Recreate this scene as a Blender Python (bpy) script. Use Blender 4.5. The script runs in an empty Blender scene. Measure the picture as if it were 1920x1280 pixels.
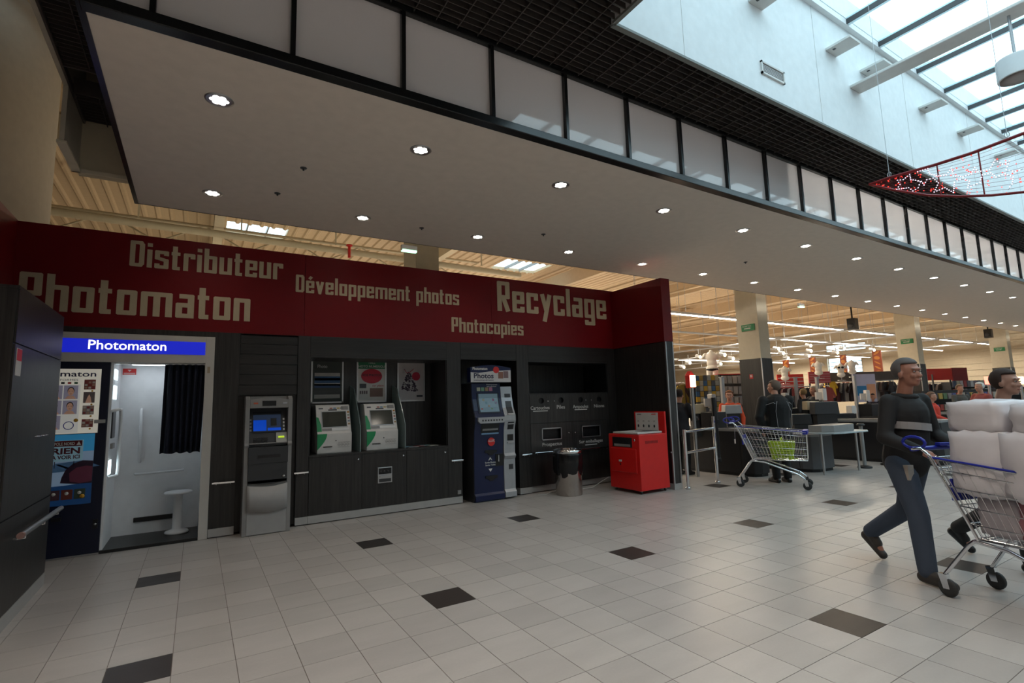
import bpy, bmesh, math, random
from mathutils import Vector, Matrix
PI = math.pi
rnd = random.Random(7)
sc = bpy.context.scene
COL = sc.collection

# ---------------------------------------------------------------- camera, world, light, exposure
H = 1.5116
cam = bpy.data.cameras.new('camera'); cam.sensor_width = 36; cam.lens = 959.1 * 36 / 1920; cam.clip_end = 300
co = bpy.data.objects.new('camera', cam); COL.objects.link(co)
R3 = [(0.8528141210312904, -0.5214152727115042, -0.028882319034578646),
      (-0.038607328197369714, -0.11810807509637786, 0.9922499467404817),
      (0.5207855116831575, 0.8450896970027596, 0.12085468481070911)]
m = Matrix(((R3[0][0], R3[1][0], -R3[2][0], 0), (R3[0][1], R3[1][1], -R3[2][1], 0), (R3[0][2], R3[1][2], -R3[2][2], H), (0, 0, 0, 1)))
co.matrix_world = m
sc.camera = co
sc.view_settings.view_transform = 'Standard'; sc.view_settings.look = 'None'
sc.view_settings.gamma = 1; sc.view_settings.use_curve_mapping = False
sc.view_settings.exposure = 0.3

world = bpy.data.worlds.new('overcast_sky'); sc.world = world; world.use_nodes = True
wn = world.node_tree; bgn = wn.nodes['Background']
bgn.inputs['Color'].default_value = (0.74, 0.93, 1.0, 1); bgn.inputs['Strength'].default_value = 2.6


def area(name, loc, sx, sy, energy, color, rot=(0, 0, 0), portal=False, spread=PI):
    l = bpy.data.lights.new(name, 'AREA'); l.shape = 'RECTANGLE'; l.size = sx; l.size_y = sy
    l.energy = energy; l.color = color; l.spread = spread
    o = bpy.data.objects.new(name, l); COL.objects.link(o); o.location = loc; o.rotation_euler = rot
    if portal: l.cycles.is_portal = True
    return o


area('skylight_portal', (20.5, 0.0, 6.62), 36, 6.1, 1, (1, 1, 1), portal=True)
# the store's own rows of fluorescent tubes: one long lamp down each row
WARM = (1.0, 0.87, 0.68)
for ty, e in ((10.9, 330), (13.9, 330), (19.0, 500), (25.0, 600), (32.0, 600)):
    area('tube_row_light', (22, ty, 4.12), 45, 0.25, e * 2.7, WARM)
    area('tube_row_uplight', (25, ty, 4.32), 40, 0.25, e * 0.5, WARM, rot=(PI, 0, 0))
for ty, e in ((11.2, 26), (17.0, 40)):
    area('deck_fill_uplight', (1.5, ty, 3.4), 6, 0.3, e, (1.0, 0.93, 0.68), rot=(PI, 0, 0))  # unseen upward fill that brightens the roof deck above the red band

def spot(name, loc, energy, color, angle=2.3, blend=1.0, r=.08):
    l = bpy.data.lights.new(name, 'SPOT'); l.energy = energy; l.color = color; l.spot_size = angle; l.spot_blend = blend; l.shadow_soft_size = r
    o = bpy.data.objects.new(name, l); COL.objects.link(o); o.location = loc; return o


# unseen area lamps added inside the canopy box to brighten its milky panels
area('canopy_panel_fill', (22, 5.6, 4.2), 29, 1.2, 1700, (1.0, .97, .92), rot=(PI, 0, 0))
area('canopy_panel_fill', (3.1, 5.6, 4.2), 7, 1.2, 60, (1.0, .9, .85), rot=(PI, 0, 0))
# unseen spots added to brighten the mall, standing in for louvre-ceiling downlights
MALL = (1.0, 0.89, 0.77)
for gx in (-5.5, -2.6, .2, 2.4):
    for gy in (-6.0, -3.4, -1.0, 1.4):
        spot('mall_fill_spot', (gx, gy, 4.72), 150, MALL)
for gx in (6, 10, 14, 18, 22, 26):
    for gy in (-7.0, -4.4):
        spot('mall_fill_spot', (gx, gy, 4.72), 150, MALL)
# the canopy's own downlights
for k in range(14):
    for gy in (4.47, 6.53): spot('canopy_downlight', (.06 + 1.712 * k, gy, 3.985), 30, (1, .88, .74), 2.2)

# ---------------------------------------------------------------- helpers
MATS = {}


def mat(name, col, rough=0.5, metal=0.0, emis=0.0, ecol=None, spec=0.5, alpha=None, trans=0.0, ior=1.45):
    if name in MATS: return MATS[name]
    m = bpy.data.materials.new(name); m.use_nodes = True
    b = m.node_tree.nodes['Principled BSDF']
    b.inputs['Base Color'].default_value = (*col, 1); b.inputs['Roughness'].default_value = rough
    b.inputs['Metallic'].default_value = metal; b.inputs['Specular IOR Level'].default_value = spec
    b.inputs['IOR'].default_value = ior
    if emis:
        b.inputs['Emission Color'].default_value = (*(ecol or col), 1); b.inputs['Emission Strength'].default_value = emis
    if trans: b.inputs['Transmission Weight'].default_value = trans
    MATS[name] = m
    # fine wear so that no surface is a flat colour
    nt = m.node_tree; g = nt.nodes.new('ShaderNodeNewGeometry'); n = nt.nodes.new('ShaderNodeTexNoise')
    n.inputs['Scale'].default_value = 9; n.inputs['Detail'].default_value = 3
    nt.links.new(g.outputs['Position'], n.inputs['Vector'])
    if not emis and not trans:
        mx = nt.nodes.new('ShaderNodeMix'); mx.data_type = 'RGBA'
        mx.inputs[6].default_value = (*[c * 0.9 for c in col], 1); mx.inputs[7].default_value = (*[min(1, c * 1.08) for c in col], 1)
        nt.links.new(n.outputs['Fac'], mx.inputs[0]); nt.links.new(mx.outputs[2], b.inputs['Base Color'])
    return m


def wood(name, c1, c2, scale, rough=0.42):
    m = bpy.data.materials.new(name); m.use_nodes = True; nt = m.node_tree; b = nt.nodes['Principled BSDF']
    g = nt.nodes.new('ShaderNodeNewGeometry'); mp = nt.nodes.new('ShaderNodeMapping'); mp.inputs['Scale'].default_value = scale
    n = nt.nodes.new('ShaderNodeTexNoise'); n.inputs['Scale'].default_value = 1; n.inputs['Detail'].default_value = 6; n.inputs['Roughness'].default_value = .7
    r = nt.nodes.new('ShaderNodeValToRGB'); r.color_ramp.elements[0].position = .35; r.color_ramp.elements[1].position = .68
    r.color_ramp.elements[0].color = (*c1, 1); r.color_ramp.elements[1].color = (*c2, 1)
    nt.links.new(g.outputs['Position'], mp.inputs['Vector']); nt.links.new(mp.outputs['Vector'], n.inputs['Vector'])
    nt.links.new(n.outputs['Fac'], r.inputs['Fac']); nt.links.new(r.outputs['Color'], b.inputs['Base Color'])
    bp = nt.nodes.new('ShaderNodeBump'); bp.inputs['Strength'].default_value = .15; bp.inputs['Distance'].default_value = .002
    nt.links.new(n.outputs['Fac'], bp.inputs['Height']); nt.links.new(bp.outputs['Normal'], b.inputs['Normal'])
    b.inputs['Roughness'].default_value = rough
    return m


def tile_mat(name, c, var, rough):
    m = bpy.data.materials.new(name); m.use_nodes = True; nt = m.node_tree; b = nt.nodes['Principled BSDF']
    g = nt.nodes.new('ShaderNodeNewGeometry')
    mp = nt.nodes.new('ShaderNodeMapping'); mp.inputs['Scale'].default_value = (3, 3, 0); mp.inputs['Location'].default_value = (1.2048, -18.336, 0)
    fl = nt.nodes.new('ShaderNodeVectorMath'); fl.operation = 'FLOOR'
    w = nt.nodes.new('ShaderNodeTexWhiteNoise'); w.noise_dimensions = '2D'
    nt.links.new(g.outputs['Position'], mp.inputs['Vector']); nt.links.new(mp.outputs['Vector'], fl.inputs[0]); nt.links.new(fl.outputs[0], w.inputs['Vector'])
    n = nt.nodes.new('ShaderNodeTexNoise'); n.inputs['Scale'].default_value = 2.3; n.inputs['Detail'].default_value = 8
    n2 = nt.nodes.new('ShaderNodeTexNoise'); n2.inputs['Scale'].default_value = 60; n2.inputs['Detail'].default_value = 2
    mp2 = nt.nodes.new('ShaderNodeMapping'); mp2.inputs['Scale'].default_value = (1, 3.2, 1)
    nt.links.new(g.outputs['Position'], mp2.inputs['Vector']); nt.links.new(mp2.outputs['Vector'], n.inputs['Vector']); nt.links.new(g.outputs['Position'], n2.inputs['Vector'])
    a = nt.nodes.new('ShaderNodeMath'); a.operation = 'MULTIPLY_ADD'; a.inputs[1].default_value = .55
    nt.links.new(w.outputs['Value'], a.inputs[0]); nt.links.new(n.outputs['Fac'], a.inputs[2])
    a2 = nt.nodes.new('ShaderNodeMath'); a2.operation = 'MULTIPLY_ADD'; a2.inputs[1].default_value = .3
    nt.links.new(n2.outputs['Fac'], a2.inputs[0]); nt.links.new(a.outputs[0], a2.inputs[2])
    mr = nt.nodes.new('ShaderNodeMapRange'); mr.inputs['From Min'].default_value = .4; mr.inputs['From Max'].default_value = 1.4
    nt.links.new(a2.outputs[0], mr.inputs['Value'])
    mx = nt.nodes.new('ShaderNodeMix'); mx.data_type = 'RGBA'
    mx.inputs[6].default_value = (*[x * (1 - var) for x in c], 1); mx.inputs[7].default_value = (*[x * (1 + var) for x in c], 1)
    nt.links.new(mr.outputs[0], mx.inputs[0]); nt.links.new(mx.outputs[2], b.inputs['Base Color'])
    rr = nt.nodes.new('ShaderNodeMapRange'); rr.inputs['To Min'].default_value = rough - .06; rr.inputs['To Max'].default_value = rough + .1
    nt.links.new(n.outputs['Fac'], rr.inputs['Value']); nt.links.new(rr.outputs[0], b.inputs['Roughness'])
    return m


class MB:
    def __init__(s): s.v = []; s.f = []; s.mi = []; s.sm = []
    def add(s, vs, fs, m=0, smooth=False):
        o = len(s.v); s.v += [tuple(p) for p in vs]
        for f in fs: s.f.append([i + o for i in f]); s.mi.append(m); s.sm.append(smooth)
        return s
    def box(s, x0, x1, y0, y1, z0, z1, m=0):
        return s.add([(x0, y0, z0), (x1, y0, z0), (x1, y1, z0), (x0, y1, z0), (x0, y0, z1), (x1, y0, z1), (x1, y1, z1), (x0, y1, z1)],
                     [(0, 3, 2, 1), (4, 5, 6, 7), (0, 1, 5, 4), (1, 2, 6, 5), (2, 3, 7, 6), (3, 0, 4, 7)], m)
    def prism(s, poly, axis, a, b, m=0, smooth=False):
        n = len(poly)
        def P(u, v, t): return (t, u, v) if axis == 'x' else (u, t, v) if axis == 'y' else (u, v, t)
        vs = [P(u, v, a) for u, v in poly] + [P(u, v, b) for u, v in poly]
        s.add(vs, [tuple(range(n - 1, -1, -1)), tuple(range(n, 2 * n))], m)
        o = len(s.v) - 2 * n
        for i in range(n):
            j = (i + 1) % n; s.f.append([o + i, o + j, o + n + j, o + n + i]); s.mi.append(m); s.sm.append(smooth)
        return s
    def tube(s, pts, r, n=8, m=0, cap=True, closed=False):
        pts = [Vector(p) for p in pts]; k = len(pts)
        rs = r if isinstance(r, (list, tuple)) else [r] * k
        rings = []; up = None
        for i, p in enumerate(pts):
            if closed: d = (pts[(i + 1) % k] - pts[i - 1]).normalized()
            else:
                a = (pts[i] - pts[i - 1]).normalized() if i else None
                c = (pts[i + 1] - pts[i]).normalized() if i < k - 1 else None
                d = (a + c).normalized() if a is not None and c is not None and (a + c).length > 1e-6 else (a or c)
            if up is None:
                up = Vector((0, 0, 1)) if abs(d.z) < .9 else Vector((1, 0, 0))
            u = d.cross(up).normalized(); w = u.cross(d).normalized(); up = w
            rings.append([p + (u * math.cos(2 * PI * j / n) + w * math.sin(2 * PI * j / n)) * rs[i] for j in range(n)])
        vs = [q for rg in rings for q in rg]; fs = []
        for i in range(k if closed else k - 1):
            a = i * n; b = ((i + 1) % k) * n
            for j in range(n): fs.append((a + j, a + (j + 1) % n, b + (j + 1) % n, b + j))
        s.add(vs, fs, m, n > 5)
        if cap and not closed: s.add(rings[0], [tuple(range(n))], m); s.add(rings[-1], [tuple(range(n - 1, -1, -1))], m)
        return s
    def lathe(s, prof, c=(0, 0, 0), n=20, m=0, sx=1, sy=1):
        vs = []; fs = []
        for r, z in prof:
            for j in range(n): vs.append((c[0] + r * sx * math.cos(2 * PI * j / n), c[1] + r * sy * math.sin(2 * PI * j / n), c[2] + z))
        for i in range(len(prof) - 1):
            for j in range(n): fs.append((i * n + j, i * n + (j + 1) % n, (i + 1) * n + (j + 1) % n, (i + 1) * n + j))
        fs.append(tuple(range(n - 1, -1, -1))); fs.append(tuple(range((len(prof) - 1) * n, len(prof) * n)))
        return s.add(vs, fs, m, True)
    def ball(s, c, r, m=0, nu=14, nv=9):
        rx, ry, rz = r if isinstance(r, tuple) else (r, r, r)
        vs = [(c[0], c[1], c[2] - rz)]
        for i in range(1, nv):
            t = -PI / 2 + PI * i / nv
            for j in range(nu):
                a = 2 * PI * j / nu; vs.append((c[0] + rx * math.cos(t) * math.cos(a), c[1] + ry * math.cos(t) * math.sin(a), c[2] + rz * math.sin(t)))
        vs.append((c[0], c[1], c[2] + rz)); fs = []
        for j in range(nu): fs.append((0, 1 + (j + 1) % nu, 1 + j))
        for i in range(nv - 2):
            for j in range(nu): a = 1 + i * nu; fs.append((a + j, a + (j + 1) % nu, a + nu + (j + 1) % nu, a + nu + j))
        l = len(vs) - 1; a = 1 + (nv - 2) * nu
        for j in range(nu): fs.append((a + j, a + (j + 1) % nu, l))
        return s.add(vs, fs, m, True)
    def limb(s, a, b, ra, rb, m=0, n=12):
        a = Vector(a); b = Vector(b); s.ball(a, ra, m); s.ball(b, rb, m); s.tube([a, b], [ra, rb], n, m); return s
    def xf(s, M):
        s.v = [tuple(M @ Vector(p)) for p in s.v]; return s
    def mesh(s, name, mats):
        me = bpy.data.meshes.new(name); me.from_pydata(s.v, [], s.f)
        for x in (mats if isinstance(mats, (list, tuple)) else [mats]): me.materials.append(x)
        me.polygons.foreach_set('material_index', s.mi); me.polygons.foreach_set('use_smooth', s.sm); me.update()
        return me
    def build(s, name, mats, parent=None, bevel=0):
        o = bpy.data.objects.new(name, s.mesh(name, mats)); COL.objects.link(o)
        if parent: o.parent = parent; o.matrix_parent_inverse = inv(parent)
        if bevel:
            b = o.modifiers.new('bevel', 'BEVEL'); b.width = bevel; b.segments = 2; b.limit_method = 'ANGLE'
        return o


def inv(p):
    M = Matrix.Identity(4)
    q = p
    while q:
        M = (Matrix.Translation(q.location) @ q.rotation_euler.to_matrix().to_4x4()) @ M if q.parent is None else M
        q = q.parent
    return M.inverted()


def tag(o, label=None, cat=None, group=None, kind=None):
    if label: o['label'] = label
    if cat: o['category'] = cat
    if group: o['group'] = group
    if kind: o['kind'] = kind
    return o


def thing(name, label, cat, loc=(0, 0, 0), group=None, rz=0):
    o = bpy.data.objects.new(name, None); COL.objects.link(o); o.location = loc; o.rotation_euler = (0, 0, rz)
    o.empty_display_size = .1
    return tag(o, label, cat, group)


def dup(root, loc=None, rz=None, label=None, group=None):
    r = root.copy(); COL.objects.link(r)
    if loc is not None: r.location = loc
    if rz is not None: r.rotation_euler = (0, 0, rz)
    if label: r['label'] = label
    if group: r['group'] = group
    def rec(s, d):
        for ch in list(s.children):
            c = ch.copy(); COL.objects.link(c); c.parent = d; rec(ch, c)
    rec(root, r)
    return r


def struct(name, mb, m, parent=None, bevel=0):
    o = mb.build(name, m, parent, bevel)
    if not parent: o['kind'] = 'structure'
    return o


def local(parent, mb, name, m, bevel=0):
    """mb is written in the parent's own coordinates"""
    o = bpy.data.objects.new(name, mb.mesh(name, m)); COL.objects.link(o); o.parent = parent
    if bevel:
        b = o.modifiers.new('bevel', 'BEVEL'); b.width = bevel; b.segments = 2; b.limit_method = 'ANGLE'
    return o


def text_mesh(txt, size, bold=0.0, depth=0.002, sx=1.0, align='LEFT', shear=0):
    c = bpy.data.curves.new('lettering', 'FONT'); c.body = txt; c.size = size; c.offset = bold; c.extrude = depth; c.align_x = align
    c.resolution_u = 3; c.shear = shear
    o = bpy.data.objects.new('lettering', c); COL.objects.link(o)
    dg = bpy.context.evaluated_depsgraph_get()
    me = bpy.data.meshes.new_from_object(o.evaluated_get(dg)); bpy.data.objects.remove(o)
    me.transform(Matrix.Diagonal((sx, 1, 1, 1)))
    return me


def text(txt, M, size, m, parent, width=None, bold=0.0, depth=0.0015, name='lettering', align='LEFT', shear=0):
    """M maps text plane (x right, y up, z out) to the world"""
    me = text_mesh(txt, size, bold, depth, 1, align, shear)
    if width:
        xs = [v.co.x for v in me.vertices]; w = max(xs) - min(xs)
        if align == 'LEFT': me.transform(Matrix.Translation((-min(xs), 0, 0)))
        me.transform(Matrix.Diagonal((width / w, 1, 1, 1)))
    me.transform(M); me.materials.clear(); me.materials.append(m)
    o = bpy.data.objects.new(name, me); COL.objects.link(o); o.parent = parent; o.matrix_parent_inverse = inv(parent)
    return o


def wallM(x, y, z):  # facing -Y
    return Matrix(((1, 0, 0, x), (0, 0, -1, y), (0, 1, 0, z), (0, 0, 0, 1)))


# square-cornered condensed sign letters drawn as strokes
L_, R_, B_, X_, T_ = .075, .345, .065, .645, .935
GL = {
 'D': (.42, [[(L_, B_), (L_, T_), (.30, T_), (R_, .86), (R_, .14), (.30, B_), (L_, B_)]]),
 'P': (.42, [[(L_, .0), (L_, T_), (R_, T_), (R_, .45), (L_, .45)]]),
 'R': (.43, [[(L_, .0), (L_, T_), (R_, T_), (R_, .48), (L_, .48)], [(.20, .46), (R_ + .01, .0)]]),
 'a': (.42, [[(L_, X_), (R_, X_), (R_, 0)], [(R_, .38), (L_, .38), (L_, B_), (R_, B_)]]),
 'b': (.42, [[(L_, 1.0), (L_, B_), (R_, B_), (R_, X_), (L_, X_)]]),
 'c': (.42, [[(R_, .46), (R_, X_), (L_, X_), (L_, B_), (R_, B_), (R_, .24)]]),
 'e': (.42, [[(R_, .2), (R_, B_), (L_, B_), (L_, X_), (R_, X_), (R_, .36), (L_, .36)]]),
 'é': (.42, [[(R_, .2), (R_, B_), (L_, B_), (L_, X_), (R_, X_), (R_, .36), (L_, .36)], [(.17, .80), (.28, .95)]]),
 'g': (.42, [[(R_, X_), (L_, X_), (L_, B_), (R_, B_)], [(R_, .71), (R_, -.2), (L_, -.2), (L_, -.08)]]),
 'h': (.42, [[(L_, 1.0), (L_, 0)], [(L_, X_), (R_, X_), (R_, 0)]]),
 'i': (.15, [[(L_, 0), (L_, .71)], [(L_, .82), (L_, .96)]]),
 'l': (.15, [[(L_, 0), (L_, 1.0)]]),
 'm': (.69, [[(L_, 0), (L_, X_), (R_, X_), (R_, 0)], [(R_, X_), (R_ + .27, X_), (R_ + .27, 0)]]),
 'n': (.42, [[(L_, 0), (L_, X_), (R_, X_), (R_, 0)]]),
 'o': (.42, [[(L_, B_), (L_, X_), (R_, X_), (R_, B_), (L_, B_)]]),
 'p': (.42, [[(L_, -.25), (L_, X_), (R_, X_), (R_, B_), (L_, B_)]]),
 'r': (.35, [[(L_, 0), (L_, X_), (.29, X_), (.29, .5)]]),
 's': (.42, [[(R_, .52), (R_, X_), (L_, X_), (L_, .41), (R_, .33), (R_, B_), (L_, B_), (L_, .19)]]),
 't': (.30, [[(.11, .94), (.11, B_), (.27, B_)], [(.0, X_), (.27, X_)]]),
 'u': (.42, [[(L_, .71), (L_, B_), (R_, B_)], [(R_, .71), (R_, 0)]]),
 'v': (.42, [[(L_, .71), (.21, .04), (R_, .71)]]),
 'y': (.42, [[(L_, .71), (.23, .08)], [(R_ + .01, .71), (.14, -.25)]]),
 ' ': (.22, []),
}


def block_word(word, x, y, z, width, cap, m, parent):
    adv = sum(GL[c][0] + .075 for c in word) - .075
    fx = width / adv; mb = MB(); cx = 0; y00 = y
    for c in word:
        w, strokes = GL[c]; y = y00
        for st in strokes:
            for i, (a, b) in enumerate(zip(st[:-1], st[1:])):
                dx = (b[0] - a[0]); dz = (b[1] - a[1]); l = math.hypot(dx, dz); ux, uz = dx / l, dz / l
                hh = .075 if abs(dz) > abs(dx) else .065
                nx, nz = -uz * hh, ux * hh
                q = [(a[0] + nx, a[1] + nz), (a[0] - nx, a[1] - nz), (b[0] - nx, b[1] - nz), (b[0] + nx, b[1] + nz)]
                mb.prism([(x + (cx + p[0]) * fx, z + p[1] * cap) for p in q], 'y', y - .004, y); y -= .00025
            for p in st[1:-1] + ([st[0]] if st[0] == st[-1] else []):
                k = .075; cc = .03
                oc = [(-k, -k + cc), (-k + cc, -k), (k - cc, -k), (k, -k + cc), (k, k - cc), (k - cc, k), (-k + cc, k), (-k, k - cc)]
                mb.prism([(x + (cx + p[0] + a) * fx, z + (p[1] + b * .87) * cap) for a, b in oc], 'y', y - .004, y); y -= .00025
        cx += w + .075
    return mb.build('lettering', m, parent)


# ---------------------------------------------------------------- materials
M_lam = wood('dark_laminate', (.0062, .0054, .0052), (.030, .0255, .024), (30, 26, 1.3))
M_lamh = wood('dark_laminate_horizontal', (.0072, .0062, .0060), (.023, .0195, .0185), (1.3, 20, 24))
M_lamc = wood('grey_laminate', (.013, .012, .012), (.038, .035, .034), (22, 22, 1.1), .36)
M_red = mat('red_panel_paint', (.135, .0018, .0045), .42, spec=.3)
M_cream = mat('cream_vinyl', (.42, .35, .235), .6)
M_tile = tile_mat('floor_tile', (.370, .345, .328), .15, .30)
M_dtile = tile_mat('dark_floor_tile', (.030, .024, .022), .15, .38)
M_grout = mat('grout', (.18, .155, .14), .8)
M_white = mat('white_paint', (.62, .62, .60), .6)
M_soffit = mat('soffit_paint', (.62, .545, .475), .7)
M_cool = mat('skylight_well_paint', (.72, .745, .76), .6)
M_black = mat('black_frame', (.012, .012, .012), .22)
M_blade = mat('louvre_blade', (.045, .038, .034), .45)
M_void = mat('dark_plenum', (.006, .006, .005), .9)
M_alu = mat('brushed_aluminium', (.48, .48, .49), .32, .9)
M_alum = mat('matt_aluminium', (.40, .39, .38), .45, .3)
M_chrome = mat('chrome', (.72, .72, .74), .12, 1.0)
M_grey = mat('grey_machine', (.235, .228, .225), .4)
M_lgrey = mat('light_grey_machine', (.33, .32, .315), .38)
M_dgrey = mat('dark_grey_machine', (.035, .036, .040), .35)
M_blackp = mat('black_plastic', (.008, .008, .009), .35)
M_rubber = mat('dark_rubber', (.03, .03, .03), .6)
M_booth = mat('booth_frame', (.50, .475, .44), .5)
M_bwhite = mat('booth_white', (.72, .73, .75), .4)
M_navy = mat('navy', (.004, .006, .022), .4)
M_navyk = mat('kiosk_navy', (.006, .012, .055), .3)
M_bright = mat('bright_red', (.60, .012, .010), .33)
M_yellowdeck = mat('cream_deck', (.52, .45, .32), .6)
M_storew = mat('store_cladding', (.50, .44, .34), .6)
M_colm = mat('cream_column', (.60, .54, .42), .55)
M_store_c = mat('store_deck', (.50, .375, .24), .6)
M_blue = mat('blue_plastic', (.012, .02, .28), .35)
M_sil = mat('silver_plastic', (.40, .41, .43), .33, .4)
M_paper = mat('paper_white', (.62, .60, .58), .6)
M_ink = mat('dark_ink', (.02, .02, .03), .6)
M_green = mat('sign_green', (.01, .22, .07), .4)
M_lime = mat('lime_plastic', (.42, .55, .03), .4)
M_skin = mat('skin', (.42, .20, .13), .5)
M_lit = mat('lit_lens', (1, .96, .88), .4, emis=9, ecol=(1, .95, .86))
M_tube = mat('fluorescent_tube', (1, 1, 1), .4, emis=9, ecol=(1, .93, .80))
M_warmlamp = mat('warm_spot_lens', (1, .9, .7), .4, emis=60, ecol=(1, .72, .38))

def pane_material():
    m = bpy.data.materials.new('skylight_glass'); m.use_nodes = True; nt = m.node_tree; nt.nodes.remove(nt.nodes['Principled BSDF'])
    t = nt.nodes.new('ShaderNodeBsdfTransparent'); t.inputs['Color'].default_value = (.92, .97, .99, 1)
    g = nt.nodes.new('ShaderNodeBsdfGlossy'); g.inputs['Roughness'].default_value = .03
    mx = nt.nodes.new('ShaderNodeMixShader'); mx.inputs[0].default_value = .05
    nt.links.new(t.outputs[0], mx.inputs[1]); nt.links.new(g.outputs[0], mx.inputs[2])
    nt.links.new(mx.outputs[0], nt.nodes['Material Output'].inputs['Surface']); return m
def sheet_glass(name, tint, gl, rough=.03):
    m = bpy.data.materials.new(name); m.use_nodes = True; nt = m.node_tree; nt.nodes.remove(nt.nodes['Principled BSDF'])
    t = nt.nodes.new('ShaderNodeBsdfTransparent'); t.inputs['Color'].default_value = (*tint, 1)
    g = nt.nodes.new('ShaderNodeBsdfDiffuse'); g.inputs['Color'].default_value = (.28, .36, .36, 1)
    s = nt.nodes.new('ShaderNodeBsdfGlossy'); s.inputs['Roughness'].default_value = rough
    mx = nt.nodes.new('ShaderNodeMixShader'); mx.inputs[0].default_value = gl
    m2 = nt.nodes.new('ShaderNodeMixShader'); m2.inputs[0].default_value = .07
    nt.links.new(t.outputs[0], mx.inputs[1]); nt.links.new(g.outputs[0], mx.inputs[2])
    nt.links.new(mx.outputs[0], m2.inputs[1]); nt.links.new(s.outputs[0], m2.inputs[2])
    nt.links.new(m2.outputs[0], nt.nodes['Material Output'].inputs['Surface']); return m
M_pane = pane_material()
M_frost = sheet_glass('frosted_divider_glass', (.75, .85, .84), .55, .15)
def milky():
    m = bpy.data.materials.new('milky_panel'); m.use_nodes = True; nt = m.node_tree; b = nt.nodes['Principled BSDF']
    b.inputs['Base Color'].default_value = (.66, .63, .63, 1); b.inputs['Roughness'].default_value = .05; b.inputs['IOR'].default_value = 1.8
    t = nt.nodes.new('ShaderNodeBsdfTranslucent'); t.inputs['Color'].default_value = (.85, .86, .88, 1)
    mx = nt.nodes.new('ShaderNodeMixShader'); mx.inputs[0].default_value = .35
    nt.links.new(b.outputs[0], mx.inputs[1]); nt.links.new(t.outputs[0], mx.inputs[2]); nt.links.new(mx.outputs[0], nt.nodes['Material Output'].inputs['Surface']); return m
M_clad = milky()

# ---------------------------------------------------------------- floor
base = MB().box(-8, 46, -9, 43, -.2, -.004)
floor = struct('floor', base, M_grout)
T = 1 / 3; OX, OY = -0.4016, 6.1120   # corner of the dark tile (0,0)
g = .0022
shared = MB().box(g, T - g, -T + g, -g, -.006, 0).mesh('tile', M_tile)
sharedd = MB().box(g, T - g, -T + g, -g, -.006, 0).mesh('dark_tile', M_dtile)
cells = []
rest = MB()
fw = Vector(R3[2]); rt = Vector(R3[0]); upv = Vector(R3[1])
MISSING = {(12, 0)}
for i in range(-26, 140):
    for j in range(-112, 46):
        x = OX + i * T; y = OY - j * T
        if x > 45.5 or y - T < -8.8: continue
        dark = (i % 6 == 0 and j % 6 == 0 and j >= 0 or (i % 6 == 0 and j == -1 and False)) and y < 7.3 and not (i == 18 and j == 0)
        c = Vector((x + T / 2, y - T / 2, -H)); d = c.dot(fw)
        vis = False
        if d > .3:
            px = 960 + 959 * c.dot(rt) / d; py = 640 - 959 * c.dot(upv) / d
            vis = -60 < px < 1980 and py < 1340
        if y > 7.45 and x < 6.8: continue
        if dark:
            o = bpy.data.objects.new('dark_tile', sharedd); COL.objects.link(o); o.parent = floor; o.location = (x, y, 0)
        elif vis and y < 7.9: cells.append((d, x, y))
        elif x < 30: rest.box(x + g, x + T - g, y - T + g, y - g, -.006, 0)
cells.sort()
for d, x, y in cells[:298]:
    o = bpy.data.objects.new('tile', shared); COL.objects.link(o); o.parent = floor; o.location = (x, y, 0)
for d, x, y in cells[298:]: rest.box(x + g, x + T - g, y - T + g, y - g, -.006, 0)
o = rest.build('tile_field', M_tile, floor); o['kind'] = 'stuff'
MB().box(30, 45.6, 0, 42, -.005, -.001).build('far_floor_sheet', M_tile, floor)

# ---------------------------------------------------------------- shell of the building
struct('wall_front', MB().box(-8, 46, -9.2, -9, 0, 9), M_white)
struct('wall_left', MB().box(-8.2, -8, -9, 43, 0, 9), M_white)
struct('wall_right', MB().box(45.6, 45.8, -9, 8, 0, 9), M_cool)
# roof over the mall, open where the skylight is
rf = MB(); rf.box(-8.2, 3.0, -9.2, 7.35, 6.6, 6.8); rf.box(38, 46, -9.2, 7.35, 6.6, 6.8); rf.box(2.9, 38, 3.02, 7.35, 6.6, 6.8); rf.box(3.0, 38, -9.2, -3.0, 6.6, 6.8)
struct('ceiling', rf, M_void)
# skylight well
well = MB(); well.box(2.98, 38, 2.99, 3.015, 4.785, 6.9)
wel = struct('trim_4', well, M_cool)
MB().box(2.975, 3.0, -3.0, 2.99, 4.785, 6.62).build('well_end_panel', M_cool, wel)
MB().box(3.0, 38, -3.15, -3.0, 4.72, 6.62).build('well_far_panel', M_cool, wel)
MB().box(2.98, 38, 2.98, 3.03, 4.775, 4.80).build('well_edge_strip', mat('edge_grey', (.16, .17, .16), .5), wel)
MB().box(2.965, 3.005, -3, 2.99, 4.775, 4.80).build('well_edge_strip', MATS['edge_grey'], wel)
for i in range(13):   # board joints of the well lining
    x = 3.9 + i * 2.5
    MB().box(x, x + .004, 2.988, 2.99, 4.78, 6.4).build('lining_joint', M_alum, wel)
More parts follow.
